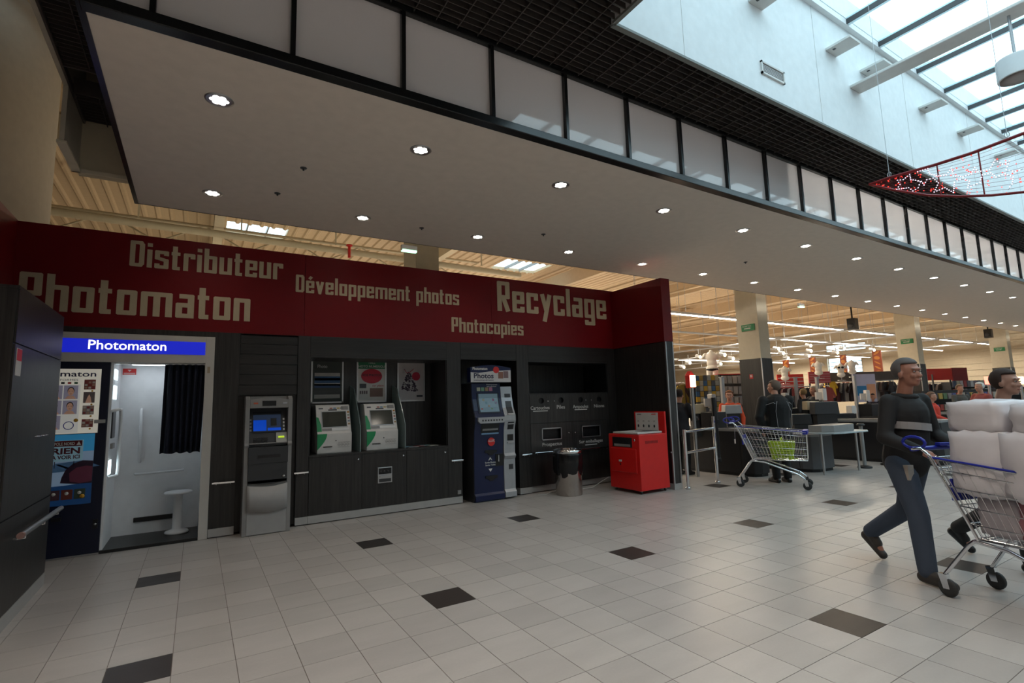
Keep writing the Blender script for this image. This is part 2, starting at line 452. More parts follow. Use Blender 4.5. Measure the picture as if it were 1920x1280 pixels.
# glass roof
roofz = 6.40
xs = [3.1, 4.2, 5.2, 6.2, 7.21, 8.1, 9.33, 10.36, 11.37, 12.2, 13.03] + [13.95 + .95 * k for k in range(25)]
win = struct('window_1', MB().box(3.0, 38, 2.93, 2.99, roofz - .02, roofz + .1), M_cool)
for a, b in zip(xs[:-1], xs[1:]):
    MB().box(a + .03, b - .03, -3.0, 2.93, roofz + .06, roofz + .075).build('glass_pane', M_pane, win)
M_bar = mat('roof_bar', (.80, .90, .94), .35)
_n = M_bar.node_tree; _t = _n.nodes.new('ShaderNodeBsdfTranslucent'); _t.inputs['Color'].default_value = (.75, .88, .93, 1); _x = _n.nodes.new('ShaderNodeMixShader'); _x.inputs[0].default_value = .5
_n.links.new(_n.nodes['Principled BSDF'].outputs[0], _x.inputs[1]); _n.links.new(_t.outputs[0], _x.inputs[2]); _n.links.new(_x.outputs[0], _n.nodes['Material Output'].inputs['Surface'])
for a in xs:
    MB().box(a - .03, a + .03, -3.0, 2.93, roofz + .0, roofz + .09).build('glazing_bar', M_bar, win)
    MB().box(a - .042, a - .03, -3.0, 2.93, roofz - .01, roofz + .06).build('gasket', M_dgrey, win)
# cross beams of the skylight
for k, bx in enumerate((7.20, 16.4, 25.6)):
    b = MB().box(bx, bx + .27, -3.0, 2.99, 5.52, 5.56)
    tag(b.build('roof_beam', M_white, None, .01), ['white boxed beam crossing the skylight nearest the camera', 'second white boxed beam crossing the skylight, beyond the nearest', 'farthest white boxed beam crossing the skylight'][k], 'beam')
for k, (x, lab) in enumerate(((5.05, 'white stub bracket at the top edge of the picture left of the glass roof'), (6.66, 'white stub bracket on the well wall left of the nearest beam'),
                              (7.54, 'white stub bracket just behind the nearest skylight beam'), (9.36, 'white stub bracket right of the nearest beam'), (10.85, 'white stub bracket above the tip of the hanging star decoration'),
                              (12.6, 'white stub bracket behind the red frame of the hanging decoration'))):
    o = MB().box(x, x + .26, 2.70, 2.99, 5.86, 5.895).build('wall_bracket', M_white, None, .006); tag(o, lab, 'bracket')
    MB().box(x + .05, x + .08, 2.9, 2.93, 5.855, 5.86).build('screw', M_dgrey, o)
# ventilation grilles on the well wall
for k, x in enumerate((5.17, 15.2)):
    t = thing('air_vent', ['white ventilation grille on the skylight well wall above the louvre ceiling', 'far white ventilation grille right of the star decoration'][k], 'vent', (x, 2.99, 5.0))
    f = MB(); z0, z1 = .05, .2; f.box(0, .44, -.02, 0, z0, z0 + .02); f.box(0, .44, -.02, 0, z1 - .02, z1); f.box(0, .02, -.02, 0, z0, z1); f.box(.42, .44, -.02, 0, z0, z1)
    local(t, f, 'frame', M_white)
    for q in range(7): local(t, MB().box(.02, .42, -.012, -.004, z0 + .024 + q * .017, z0 + .032 + q * .017), 'slat', M_alum)
    local(t, MB().box(.02, .42, -.003, -.001, z0 + .02, z1 - .02), 'backing', M_grey)
# louvre ceiling (open cell) at 4.8 m
lou = MB().box(-1.25, 38, 3.6, 3.63, 4.90, 4.93)
lc = struct('trim_1', lou, M_blade)
def lv(x0, x1, y0, y1, nm):
    mb = MB(); y = y0
    while y < y1: mb.box(x0, x1, y, y + .008, 4.80, 4.855); y += .066
    o = mb.build('louvre_blades', M_blade, lc); o['kind'] = 'stuff'
    mb = MB(); x = x0
    while x < x1: mb.box(x, x + .008, y0, y1, 4.795, 4.855); x += .2
    o = mb.build('cross_blades', M_blade, lc); o['kind'] = 'stuff'
lv(2.97, 38, 3.03, 3.75, 'a'); lv(-1.18, 2.97, -4.5, 3.75, 'b')
lv(-1.2, -.5, 3.75, 5.95, 'c'); lv(-1.2, -.5, 6.45, 7.1, 'd'); lv(3.0, 38, -8, -3.15, 'e')
mb = MB(); mb.box(-1.215, -1.195, -4.5, 7.1, 4.785, 4.86); mb.box(-1.2, -.5, 5.95, 5.97, 4.785, 4.95); mb.box(-1.2, -.5, 6.43, 6.45, 4.785, 4.95)
mb.build('edge_angle', M_blade, lc)
# plenum fittings seen through the cells
mb = MB()
for k in range(9): mb.tube([(k * 3.9, 3.3 + .05 * (k % 3), 5.25), (k * 3.9 + 2.6, 3.35, 5.25)], .05, 8)
mb.build('plenum_pipe', M_yellowdeck, lc)

# canopy
cano = struct('ceiling_canopy'.replace('_canopy', ''), MB().box(-.68, 36, 3.78, 7.25, 4.0, 4.05), M_soffit)
cano['label'] = 'flat beige soffit of the entrance canopy'
MB().box(-.70, 36, 3.70, 3.80, 3.985, 4.06).build('front_rail', M_black, cano, .006)
MB().box(-.70, 36, 3.72, 3.80, 4.76, 4.82).build('top_rail', M_black, cano, .006)
MB().prism([(3.70, 3.99), (7.25, 3.99), (7.25, 4.06), (3.70, 4.06)], 'x', -.72, -.68).build('side_trim', M_black, cano)
MB().box(-.68, 36, 7.25, 7.256, 3.995, 4.05).build('back_trim', M_dgrey, cano)
mx = [-.70 + 0.0] + [-.34 + .838 * k for k in range(0, 43)]
for x in mx:
    MB().box(x - .018, x + .018, 3.72, 3.80, 4.05, 4.77).build('mullion', M_black, cano, .004)
for a, b in zip(mx[:-1], mx[1:]):
    MB().box(a + .018, b - .018, 3.765, 3.785, 4.06, 4.76).build('glazed_panel', M_clad, cano)
# side return of the canopy box, and an unseen lid added against light leaks
MB().box(-.70, -.66, 3.80, 7.1, 4.06, 4.8).build('side_panel', M_white, cano)
MB().box(-.70, 36, 3.80, 7.1, 4.80, 4.83).build('light_stop_lid', M_white, cano)
MB().box(6.9, 6.95, 3.80, 7.1, 4.06, 4.8).build('box_partition', M_white, cano)
# deep cream fascia between mall ceiling and store roof
struct('trim_2', MB().box(-1.24, 45.6, 7.1, 7.25, 4.22, 6.62), M_yellowdeck)
mb = MB().box(-1.26, -1.22, 3.2, 7.1, 4.80, 6.62); mb.box(-1.26, -1.22, 6.35, 7.1, 4.22, 4.80)
t3 = struct('trim_3', mb, mat('side_panel_paint', (.42, .38, .31), .7))
MB().box(-1.28, -1.20, 6.35, 7.1, 4.20, 4.225).build('edge_trim', M_colm, t3)
MB().box(-1.28, -.7, 7.07, 7.1, 4.20, 4.24).build('edge_trim', M_colm, t3)

def downlight(x, y):
    t = thing('downlight', '', 'light', (x, y, 4.0))
    local(t, MB().lathe([(.085, -.004), (.105, -.004), (.105, 0), (.085, 0)], n=20), 'rim', M_alu)
    local(t, MB().lathe([(.084, -.003), (.06, .0), (.02, .001)], n=20), 'reflector', M_chrome)
    mbx = MB()
    for k in range(6):
        a = k * PI / 3; mbx.ball((.045 * math.cos(a), .045 * math.sin(a), -.004), (.026, .026, .006), nu=8, nv=4)
    mbx.ball((0, 0, -.004), (.02, .02, .006), nu=8, nv=4)
    local(t, mbx, 'lamp', M_lit)
    return t
d0 = downlight(.06, 4.47)
ROWS = (('front', 4.47), ('back', 6.53))
first = True
for rn, y in ROWS:
    for k in range(20):
        lab = 'round chrome downlight in the %s row of the canopy soffit' % rn
        if k == 0: lab = 'round downlight at the left end of the %s row in the canopy soffit' % rn
        if k == 1: lab = 'second round downlight from the left in the %s row of the soffit' % rn
        loc = (.06 + 1.712 * k, y + .006 * k, 4.0)
        if first: d0.location = loc; d0['label'] = lab; d0['group'] = 'downlights in the canopy soffit'; first = False
        else: dup(d0, loc, None, lab, 'downlights in the canopy soffit')
for x, y in ((.85, 5.4), (2.6, 6.55), (4.3, 6.0), (.7, 6.2), (8.6, 5.6)):
    o = MB().lathe([(.03, -.008), (.035, 0)], (x, y, 4.0), 12).build('sprinkler_head', M_dgrey)
    MB().lathe([(.008, -.03), (.012, -.008)], (x, y, 4.0), 8).build('nozzle', M_dgrey, o)
    tag(o, 'tiny sprinkler head in the canopy soffit', 'sprinkler', 'sprinkler heads in the soffit')

# ---------------------------------------------------------------- back wall facade
FY = 7.42
back = struct('wall_back', MB().box(-1.9, 6.95, FY + .74, FY + .86, 0, 3.6), M_lam)
for a, b in ((-1.76, 1.22), (1.22, 4.18), (4.18, 6.955)):
    MB().box(a + .0015, b - .0015, FY, FY + .1, 2.52, 3.665).build('red_panel', M_red, back, .002)
MB().box(-1.76, 6.95, FY + .02, FY + .7, 2.5, 2.52).build('recess_lid', M_lam, back)
MB().box(-1.76, 6.95, FY + .02, FY + .12, 3.6, 3.66).build('band_backing', M_lam, back)
def lam(x0, x1, z0, z1, y0=FY, y1=FY + .75, m=None, nm='laminate_panel'):
    return MB().box(x0, x1, y0, y1, z0, z1).build(nm, m or M_lam, back, .0015)
lam(.17, .45, 0.11, 2.52, nm='pillar')
lam(1.15, 1.31, .11, 2.52, nm='pillar'); lam(3.35, 3.59, .11, 2.52, nm='pillar'); lam(4.65, 4.89, .11, 2.52, nm='pillar'); lam(6.70, 6.90, .11, 2.52, nm='pillar')
lam(-1.9, .17, 2.455, 2.52, y1=FY + .1)
for k in range(6): lam(.452, 1.148, 1.72 + k * .134, 1.848 + k * .134, y0=FY + .02, y1=FY + .05, m=M_lamh, nm='horizontal_slat')
lam(.45, 1.15, 0.02, 2.5, y0=FY + .06, y1=FY + .1)
for a, b in ((1.31, 3.35), (3.59, 4.65), (4.89, 6.70)): lam(a + .002, b - .002, 2.245, 2.52, y1=FY + .04, m=M_lamh)
for a, b in ((1.31, 3.35), (4.89, 6.7)): lam(a, b, 2.225, 2.245, y1=FY + .7)
lam(1.31, 1.325, .9, 2.24, y0=FY + .02, y1=FY + .7, m=M_blackp, nm='recess_side'); lam(3.335, 3.35, .9, 2.24, y0=FY + .02, y1=FY + .7, m=M_blackp, nm='recess_side')
lam(1.31, 3.35, .88, 2.24, y0=FY + .63, y1=FY + .65, m=M_lamc, nm='recess_back')
for a, b in ((.172, .448), (1.152, 1.308), (3.352, 3.588), (4.652, 4.888)):
    MB().box(a, b, FY - .004, FY + .1, .012, .108).build('plinth', M_alum, back, .001)
MB().box(3.50, 3.56, FY - .012, FY, .145, .205).build('socket_plate', M_grey, back, .003)
block_word('Photomaton', -1.70, FY, 2.68, 2.25, .42, M_cream, back)
block_word('Distributeur', -.75, FY, 3.275, 1.68, .315, M_cream, back)
block_word('Développement photos', 1.10, FY, 3.125, 2.48, .245, M_cream, back)
block_word('Recyclage', 4.30, FY, 3.09, 2.45, .52, M_cream, back)
block_word('Photocopies', 3.44, FY, 2.685, 1.37, .24, M_cream, back)
# left return of the red band
MB().box(-1.85, -1.75, 3.0, FY, 2.5, 3.665).build('red_panel', M_red, back, .002)
# recycling recess
rec = thing('recycling_cabinet', 'dark laminate recycling wall with round holes and two framed slots', 'cabinet', (0, 0, 0))
MB().box(4.892, 6.698, FY + .02, FY + .5, 0.11, .66).build('body', M_lam, rec)
MB().box(4.892, 6.698, FY + .70, FY + .73, .66, 2.24).build('back_panel', M_lam, rec)
MB().box(4.892, 6.698, FY + .02, FY + .70, 1.66, 1.68).build('ledge', M_lam, rec)
MB().box(6.685, 6.70, FY + .02, FY + .7, 1.68, 2.24).build('recess_side', M_blackp, rec)
holes = [(5.14, 1.55), (5.57, 1.55), (6.02, 1.55), (6.46, 1.55)]
for a, b in ((4.895, 5.33), (5.33, 5.76), (5.76, 6.25), (6.25, 6.695)):
    # door with a true round opening
    hx = [h for h in holes if a < h[0] < b][0][0]; mb = MB(); n = 24; z0, z1 = 1.165, 1.66; cz = 1.55; r = .052
    ring = [(hx + r * math.cos(2 * PI * k / n), cz + r * math.sin(2 * PI * k / n)) for k in range(n)]
    out = []
    for k in range(n):
        c, s_ = math.cos(2 * PI * k / n), math.sin(2 * PI * k / n)
        t_ = min([(b - .002 - hx) / c if c > 1e-6 else 9, (a + .002 - hx) / c if c < -1e-6 else 9, (z1 - cz) / s_ if s_ > 1e-6 else 9, (z0 - cz) / s_ if s_ < -1e-6 else 9])
        out.append((hx + c * t_, cz + s_ * t_))
    vs = [(p[0], FY, p[1]) for p in ring] + [(p[0], FY, p[1]) for p in out] + [(p[0], FY + .03, p[1]) for p in ring]
    fs = [(k, n + k, n + (k + 1) % n, (k + 1) % n) for k in range(n)] + [(k, (k + 1) % n, 2 * n + (k + 1) % n, 2 * n + k) for k in range(n)]
    mb.add(vs, fs)
    for cx, cz2 in ((a + .002, z1), (b - .002, z1), (a + .002, z0), (b - .002, z0)):   # corner fills
        near = sorted(range(n), key=lambda k: abs(out[k][0] - cx) + abs(out[k][1] - cz2))[:40]
        ex = [k for k in range(n) if abs(out[k][0] - cx) < 1e-4]; ez = [k for k in range(n) if abs(out[k][1] - cz2) < 1e-4]
        if ex and ez:
            k1 = min(ex, key=lambda k: abs(out[k][1] - cz2)); k2 = min(ez, key=lambda k: abs(out[k][0] - cx))
            mb.add([(cx, FY, cz2), (out[k1][0], FY, out[k1][1]), (out[k2][0], FY, out[k2][1])], [(0, 1, 2)])
    mb.build('hatch', M_lamc, rec)
    MB().tube([(hx + r * math.cos(2 * PI * k / 20), FY - .001, cz + r * math.sin(2 * PI * k / 20)) for k in range(20)], .004, 5, closed=True).build('hole_rim', M_blackp, rec)
MB().box(4.895, 6.695, FY + .03, FY + .05, 1.17, 1.66).build('dark_inside', M_blackp, rec)
for x in (5.28, 5.42, 6.14, 6.27): MB().lathe([(.012, 0), (.012, .008), (.005, .01)], n=10).xf(Matrix.Translation((x, FY, 1.54)) @ Matrix.Rotation(PI / 2, 4, 'X')).build('lock', M_chrome, rec)
for x in (5.72, 5.86): MB().lathe([(.012, 0), (.012, .008), (.005, .01)], n=10).xf(Matrix.Translation((x, FY, .965)) @ Matrix.Rotation(PI / 2, 4, 'X')).build('lock', M_chrome, rec)
for (a, b), (fx0, fx1) in (((4.895, 5.795), (5.12, 5.55)), ((5.795, 6.695), (6.01, 6.45))):
    z0, z1 = .675, 1.16; f0, f1 = .865, 1.075
    mb = MB(); mb.box(a + .002, fx0, FY, FY + .03, z0, z1); mb.box(fx1, b - .002, FY, FY + .03, z0, z1); mb.box(fx0, fx1, FY, FY + .03, z0, f0); mb.box(fx0, fx1, FY, FY + .03, f1, z1)
    mb.build('flap_door', M_lamc, rec)
    mb = MB(); w = .018; mb.box(fx0, fx1, FY - .012, FY, f0, f0 + w); mb.box(fx0, fx1, FY - .012, FY, f1 - w, f1); mb.box(fx0, fx0 + w, FY - .012, FY, f0, f1); mb.box(fx1 - w, fx1, FY - .012, FY, f0, f1)
    mb.build('slot_frame', M_alu, rec)
    MB().box(fx0, fx1, FY + .05, FY + .06, f0, f1).build('dark_inside', M_blackp, rec)
M_wt = mat('white_lettering', (.50, .49, .47), .6)
for tx, x, z, w, s in (('Cartouches', 4.91, 1.40, .40, .085), ('Piles', 5.47, 1.40, .18, .095), ('Ampoules', 5.83, 1.40, .36, .085), ('Néons', 6.33, 1.40, .25, .085), ('Prospectus', 5.13, .765, .42, .085), ('Sur emballages', 5.94, .765, .56, .08)):
    text(tx, wallM(x, FY - .001, z), s, M_wt, rec, width=w, bold=.0006)
for x, z, w in ((4.96, 1.365, .31), (5.87, 1.365, .29), (6.08, .72, .28)): MB().box(x, x + w, FY - .002, FY, z, z + .016).build('small_print_line', M_wt, rec)
MB().box(4.892, 6.9, FY + .05, FY + .12, .01, .11).build('plinth', M_alum, rec)

# counter unit under the photo terminals
cu = thing('counter_cabinet', 'long dark laminate counter cabinet under the photo terminals', 'cabinet')
MB().box(1.315, 3.35, FY + .012, FY + .6, .11, .87).build('body', M_lam, cu)
for a, b in ((1.315, 2.02), (2.02, 2.68), (2.68, 3.348)):
    d = MB().box(a + .002, b - .002, FY - .006, FY + .012, .115, .868).build('door', M_lam, cu, .001)
    MB().lathe([(.014, 0), (.014, .01), (.006, .012)], n=10).xf(Matrix.Translation((b - .05, FY - .006, .80)) @ Matrix.Rotation(PI / 2, 4, 'X')).build('lock', M_chrome, d)
MB().box(1.31, 3.352, FY - .012, FY + .63, .87, .90).build('worktop', M_lam, cu, .002)
MB().box(1.31, 3.35, FY - .008, FY + .1, .012, .11).build('plinth', M_alum, cu, .001)
cb = MB().box(2.245, 2.455, FY - .02, FY - .004, .44, .66).build('card_payment_box', M_alu, cu, .003)
MB().box(2.257, 2.443, FY - .024, FY - .018, .565, .648).build('keypad', M_blackp, cb)
for k in range(3): MB().lathe([(.016, 0), (.016, .006)], n=10).xf(Matrix.Translation((2.29 + k * .05, FY - .024, .60)) @ Matrix.Rotation(PI / 2, 4, 'X')).build('button', M_dgrey, cb)
MB().box(2.27, 2.43, FY - .045, FY - .02, .525, .545).build('slot_lip', M_alu, cb)
MB().box(2.262, 2.438, FY - .024, FY - .018, .455, .50).build('tray', M_dgrey, cb)

# posters
def poster(x0, label):
    t = thing('poster', label, 'poster', (x0, FY + .62, 1.60)); w, h = .47, .68
    mb = MB(); e = .022; mb.box(0, w, -.015, 0, 0, e); mb.box(0, w, -.015, 0, h - e, h); mb.box(0, e, -.015, 0, 0, h); mb.box(w - e, w, -.015, 0, 0, h)
    local(t, mb, 'frame', M_alu); return t, w, h, e
C = lambda n, c: mat(n, c, .5)
p1, w, h, e = poster(1.43, 'framed dark and blue price list poster, leftmost of the three')
for z0, z1, c in ((0, 1, (.03, .035, .03)), (.60, .68, (.35, .33, .30)), (.44, .60, (.02, .07, .16)), (.50, .56, (.02, .04, .13)), (.33, .42, (.02, .05, .13)), (.38, .44, (.38, .37, .36)), (.17, .27, (.04, .04, .04)), (.08, .17, (.30, .29, .27))):
    full = z1 == 1; o = MB().box(e if full else .05, w - e if full else w - .05, -.006 - (0 if full else .002), 0, e + z0 * (h - 2 * e), e + z1 * (h - 2 * e)); local(p1, o, 'price_row' if not full else 'sheet', C('p1_%s' % z0 + str(z1), c))
text('Photo', Matrix.Translation((1.43 + .09, FY + .62 - .009, 1.60 + .53)) @ wallM(0, 0, 0), .07, M_alum, p1, width=.14)
p2, w, h, e = poster(2.10, 'framed white poster with green heading and red oval, middle of the three')
local(p2, MB().box(e, w - e, -.006, 0, e, h - e), 'sheet', C('p2s', (.50, .48, .45)))
local(p2, MB().box(e, w - e, -.008, 0, h * .77, h - e), 'green_heading', C('p2g', (.01, .12, .05)))
local(p2, MB().prism([(w * .5 + .165 * math.cos(2 * PI * k / 28), h * .60 + .115 * math.sin(2 * PI * k / 28)) for k in range(28)], 'y', -.010, 0), 'red_oval', C('p2r', (.42, .01, .03)))
local(p2, MB().box(w * .44, w * .88, -.009, 0, .085, .22), 'landscape_photo', C('p2l', (.16, .09, .07)))
local(p2, MB().box(w * .10, w * .32, -.009, 0, .22, .29), 'small_photo', C('p2m', (.05, .05, .06)))
for k in range(4): local(p2, MB().box(.05 + k * .032, .072 + k * .032, -.009, 0, .13, .18), 'portrait', C('p2n', (.10, .07, .08)))
text('TIREZ', Matrix.Translation((0, 0, 0)) @ wallM(2.10 + w / 2, FY + .61, 1.60 + h * .885), .045, M_wt, p2, width=None, align='CENTER')
text('PHOTO NUMERIQUE', wallM(2.10 + w / 2, FY + .61, 1.60 + h * .80), .05, M_wt, p2, align='CENTER', bold=.0004)
text('VOS PHOTOS', wallM(2.10 + w / 2, FY + .608, 1.60 + h * .60), .05, M_ink, p2, align='CENTER', bold=.001)
text('sur place', wallM(2.10 + w * .52, FY + .612, 1.60 + h * .36), .05, mat('poster_red', (.42, .01, .02), .5), p2)
p3, w, h, e = poster(2.75, 'framed pale poster with a scribbled fir tree and red disc, rightmost of the three')
local(p3, MB().box(e, w - e, -.006, 0, e, h - e), 'sheet', C('p3s', (.36, .33, .33)))
local(p3, MB().prism([(w * .68 + .07 * math.cos(2 * PI * k / 24), h * .60 + .07 * math.sin(2 * PI * k / 24)) for k in range(24)], 'y', -.010, 0), 'red_disc', C('p3r', (.40, .01, .04)))
mb = MB()
for k in range(130):
    f = rnd.random() ** .6; z = .17 + (1 - f) * .34; x = w * .42 + (rnd.random() - .5) * .30 * f; r = .006 + rnd.random() * .012
    mb.prism([(x + r * math.cos(2 * PI * q / 6), z + r * math.sin(2 * PI * q / 6)) for q in range(6)], 'y', -.009, 0)
o = local(p3, mb, 'ink_tree', C('p3t', (.085, .06, .09))); o['kind'] = 'stuff'
mb = MB(); mb.tube([(.12, -.008, .52), (.16, -.008, .46), (.22, -.008, .48), (.28, -.008, .53)], .004, 5)
local(p3, mb, 'ribbon_line', C('p3r', (0, 0, 0)))
local(p3, MB().box(w * .70, w * .92, -.009, 0, .07, .10), 'caption', M_ink)

# photo terminals on the counter
def terminal(x, label):
    t = thing('photo_terminal', label, 'terminal', (x, 0, .90)); y0 = FY + .13
    side = [(y0, 0), (y0 - .01, .27), (y0 + .02, .30), (y0 + .16, .66), (y0 + .20, .675), (y0 + .42, .67), (y0 + .42, 0)]
    local(t, MB().prism(side, 'x', 0, .47), 'body', M_paper, .006)
    # sloped face frame
    a = Vector((0, y0 + .02, .30)); b = Vector((0, y0 + .16, .66)); d = (b - a).normalized(); nrm = Vector((0, -d.z, d.y))
    def fp(u, s, o=.003): q = a + d * s + nrm * o; return (u, q.y, q.z)
    def face(u0, u1, s0, s1, o0, o1, nm, m):
        vs = [fp(u0, s0, o1), fp(u1, s0, o1), fp(u1, s1, o1), fp(u0, s1, o1), fp(u0, s0, o0), fp(u1, s0, o0), fp(u1, s1, o0), fp(u0, s1, o0)]
        return local(t, MB().add(vs, [(0, 1, 2, 3), (4, 7, 6, 5), (0, 4, 5, 1), (1, 5, 6, 2), (2, 6, 7, 3), (3, 7, 4, 0)]), nm, m)
    face(.07, .42, .055, .30, 0, .006, 'screen_bezel', M_sil)
    face(.08, .41, .065, .29, .005, .008, 'screen', mat('dead_screen', (.045, .048, .04), .12))
    for k, c in enumerate(((.1, .1, .11), (.32, .1, .08), (.1, .2, .3), (.4, .3, .1), (.12, .12, .12))):
        face(.14 + k * .05 - (.1 if k == 0 else 0), .18 + k * .05 - (.08 if k == 0 else 0), .335, .355, 0, .002, 'logo_sticker', C('st%d' % k, c))
    face(.35, .45, .32, .375, 0, .002, 'price_sticker', M_grey); face(.17, .29, .31, .33, 0, .002, 'label_plate', M_dgrey)
    for k in range(5): face(.43, .46, .09 + k * .045, .115 + k * .045, 0, .002, 'side_sticker', C('ss%d' % k, ((.3, .2, .1), (.15, .2, .25), (.3, .12, .1), (.25, .25, .2), (.35, .15, .02))[k]))
    face(.07, .20, .01, .045, 0, .004, 'grey_label', M_grey); face(.20, .44, .01, .045, 0, .004, 'white_label', mat('white_gloss', (.7, .7, .7), .2))
    # green curved patch on the front lower left and slope
    yf = y0 - .012
    local(t, MB().prism([(0, .05)] + [(.13 * math.sin(PI / 2 * k / 8) * 1.0, .05 + .22 * k / 8) for k in range(9)][1:] + [(.135, .27), (0, .27)], 'y', yf, yf + .02), 'green_patch', mat('terminal_green', (.01, .25, .09), .35))
    vs = [fp(0, .0, .002), fp(.065, .0, .002), fp(.06, .10, .002), fp(.03, .21, .002), fp(0, .22, .002)]
    local(t, MB().add(vs, [(0, 1, 2, 3, 4)]), 'green_patch', MATS['terminal_green'])
    local(t, MB().box(.08, .20, yf - .002, yf + .01, .085, .096), 'card_slot', M_blackp)
    local(t, MB().lathe([(.008, 0), (.008, .004)], n=8).xf(Matrix.Translation((.25, yf, .17)) @ Matrix.Rotation(PI / 2, 4, 'X')), 'button', M_ink)
    mb = MB()
    for k in range(4):
        x1 = .29 + k * .04; mb.tube([(x1 + .014 * math.cos(2 * PI * q / 10), yf, .115 + .02 * math.sin(2 * PI * q / 10)) for q in range(10)], .0015, 4, closed=True)
    for k in range(3): mb.box(.28, .44, yf - .001, yf + .001, .075 + k * .035, .078 + k * .035)
    local(t, mb, 'printed_pictogram', M_grey)
    return t
t1 = terminal(1.44, 'left photo terminal on the counter, white and green with a lamp glare at its top')
t2 = terminal(2.125, 'right photo terminal on the counter, between the two frosted dividers')
for k, x in enumerate((2.0, 2.665)):
    prof = [(FY + .02, .90), (FY + .02, 1.25), (FY + .12, 1.42), (FY + .38, 1.80), (FY + .62, 1.86), (FY + .62, .90)]
    tag(MB().prism(prof, 'x', x, x + .012).build('privacy_divider', M_frost), ['frosted glass divider between the two photo terminals', 'frosted glass divider right of the second photo terminal'][k], 'divider')
for k, (x, y, r, c, s) in enumerate(((2.80, 7.72, .2, (.2, .35, .45), 'pale blue'), (2.86, 7.60, -.2, (.45, .44, .42), 'white'), (2.98, 7.70, .3, (.30, .02, .02), 'red'), (3.10, 7.74, -.1, (.22, .38, .42), 'turquoise'), (3.18, 7.62, .15, (.42, .42, .36), 'cream'))):
    o = MB().box(-.075, .075, -.05, .05, 0, .003 + .001 * k).build('leaflet', C('leaf%d' % k, c)); o.location = (x, y, .90); o.rotation_euler = (0, 0, r)
    tag(o, s + ' leaflet lying on the counter right of the dividers', 'leaflet')

# ---------------------------------------------------------------- photo booth
bo = thing('photo_booth', 'photo booth with lit blue header, poster panel and dark curtain', 'booth')
bx0, bx1 = -1.88, .168
mb = MB(); mb.box(.07, bx1, FY - .01, FY + .06, .0, 2.455); mb.build('jamb', M_booth, bo, .004)
hd = MB().box(bx0, .07, FY - .01, FY + .3, 2.12, 2.455).build('header', M_booth, bo, .004)
M_blit = mat('lit_blue_sign', (.01, .02, .5), .4, emis=.55, ecol=(.012, .022, .62))
M_wlit = mat('lit_white_letters', (1, 1, .9), .4, emis=1.0, ecol=(.95, .92, .80))
MB().box(bx0 + .1, .065, FY - .014, FY, 2.225, 2.385).build('blue_sign', M_blit, hd)
text('Photomaton', wallM(-1.075, FY - .015, 2.268), .15, M_wlit, bo, width=.735, bold=.0015)
MB().box(.095, .125, FY - .014, FY - .01, 2.0, 2.08).build('switch_plate', mat('beige_plate', (.33, .26, .18), .5), bo)
# interior
IB = FY + .735
MB().box(-.86, .12, IB - .02, IB, .03, 2.16).build('back_panel', M_bwhite, bo)
MB().box(.07, .10, FY + .06, IB, .03, 2.2).build('side_panel', M_bwhite, bo)
MB().box(-.86, -.835, FY + .02, IB, .03, 2.16).build('machine_panel', M_bwhite, bo)
MB().box(-.86, .12, FY + .3, IB, 2.14, 2.2).build('inner_ceiling', M_bwhite, bo)
MB().box(-.86, .07, FY - .01, IB, .0, .035).build('floor_mat', M_blackp, bo, .004)
lm = MB().box(-.70, -.1, FY + .3, FY + .5, 2.125, 2.14).build('ceiling_lamp', mat('booth_lamp', (1, 1, 1), .4, emis=3.4, ecol=(.86, .93, 1)), bo)
for z0, z1, y0, y1 in ((1.93, 2.05, .10, .36), (1.70, 1.86, .10, .36), (.84, 1.0, .06, .26)):
    MB().box(-.835, -.828, FY + y0, FY + y1, z0, z1).build('lit_panel', mat('booth_lit_window', (1, 1, 1), .4, emis=2.2, ecol=(.72, .95, 1)), bo)
MB().box(-.835, -.82, FY + .10, FY + .34, 1.25, 1.58).build('camera_window', M_dgrey, bo, .003)
MB().box(-.835, -.81, FY + .12, FY + .3, 1.13, 1.19).build('coin_slot', M_grey, bo, .003)
def rail(pts, r, nm, m, par): return MB().tube(pts, r, 10).build(nm, m, par)
rail([(-.835, FY + .02, 1.56), (-.76, FY + .02, 1.58), (-.76, FY + .18, 1.58), (-.76, FY + .24, 1.50), (-.76, FY + .24, .90), (-.76, FY + .18, .82), (-.835, FY + .06, .81)], .018, 'loop_handle', M_bwhite, bo)
rail([(-.60, IB - .02, 1.58), (-.60, IB - .08, 1.56), (-.59, IB - .08, .94), (-.59, IB - .02, .92)], .018, 'grab_handle', M_bwhite, bo)
rail([(-.63, IB - .02, .77), (-.61, IB - .07, .77), (-.14, IB - .07, .78), (-.12, IB - .02, .78)], .014, 'grab_handle', M_bwhite, bo)
MB().box(-.62, -.20, IB - .05, IB - .02, .18, .235).build('heater_strip', M_blackp, bo, .004)
s = MB().box(-.82, -.68, IB - .024, IB - .02, 2.02, 2.10).build('warning_sticker', mat('sticker_red', (.55, .02, .02), .5), bo)
mb = MB(); mb.box(-.81, -.69, IB - .026, IB - .024, 2.04, 2.045); mb.box(-.81, -.69, IB - .026, IB - .024, 2.028, 2.033); mb.prism([(-.77, 2.085), (-.75, 2.06), (-.73, 2.085)], 'y', IB - .026, IB - .024); mb.build('sticker_print', M_paper, s)
st = MB().lathe([(.125, 0), (.13, .015), (.12, .03), (.07, .045), (.05, .06), (.05, .47), (.07, .475), (.15, .48), (.152, .50), (.14, .508)], (-.155, FY + .45, .035), 28).build('stool', M_bwhite, bo)
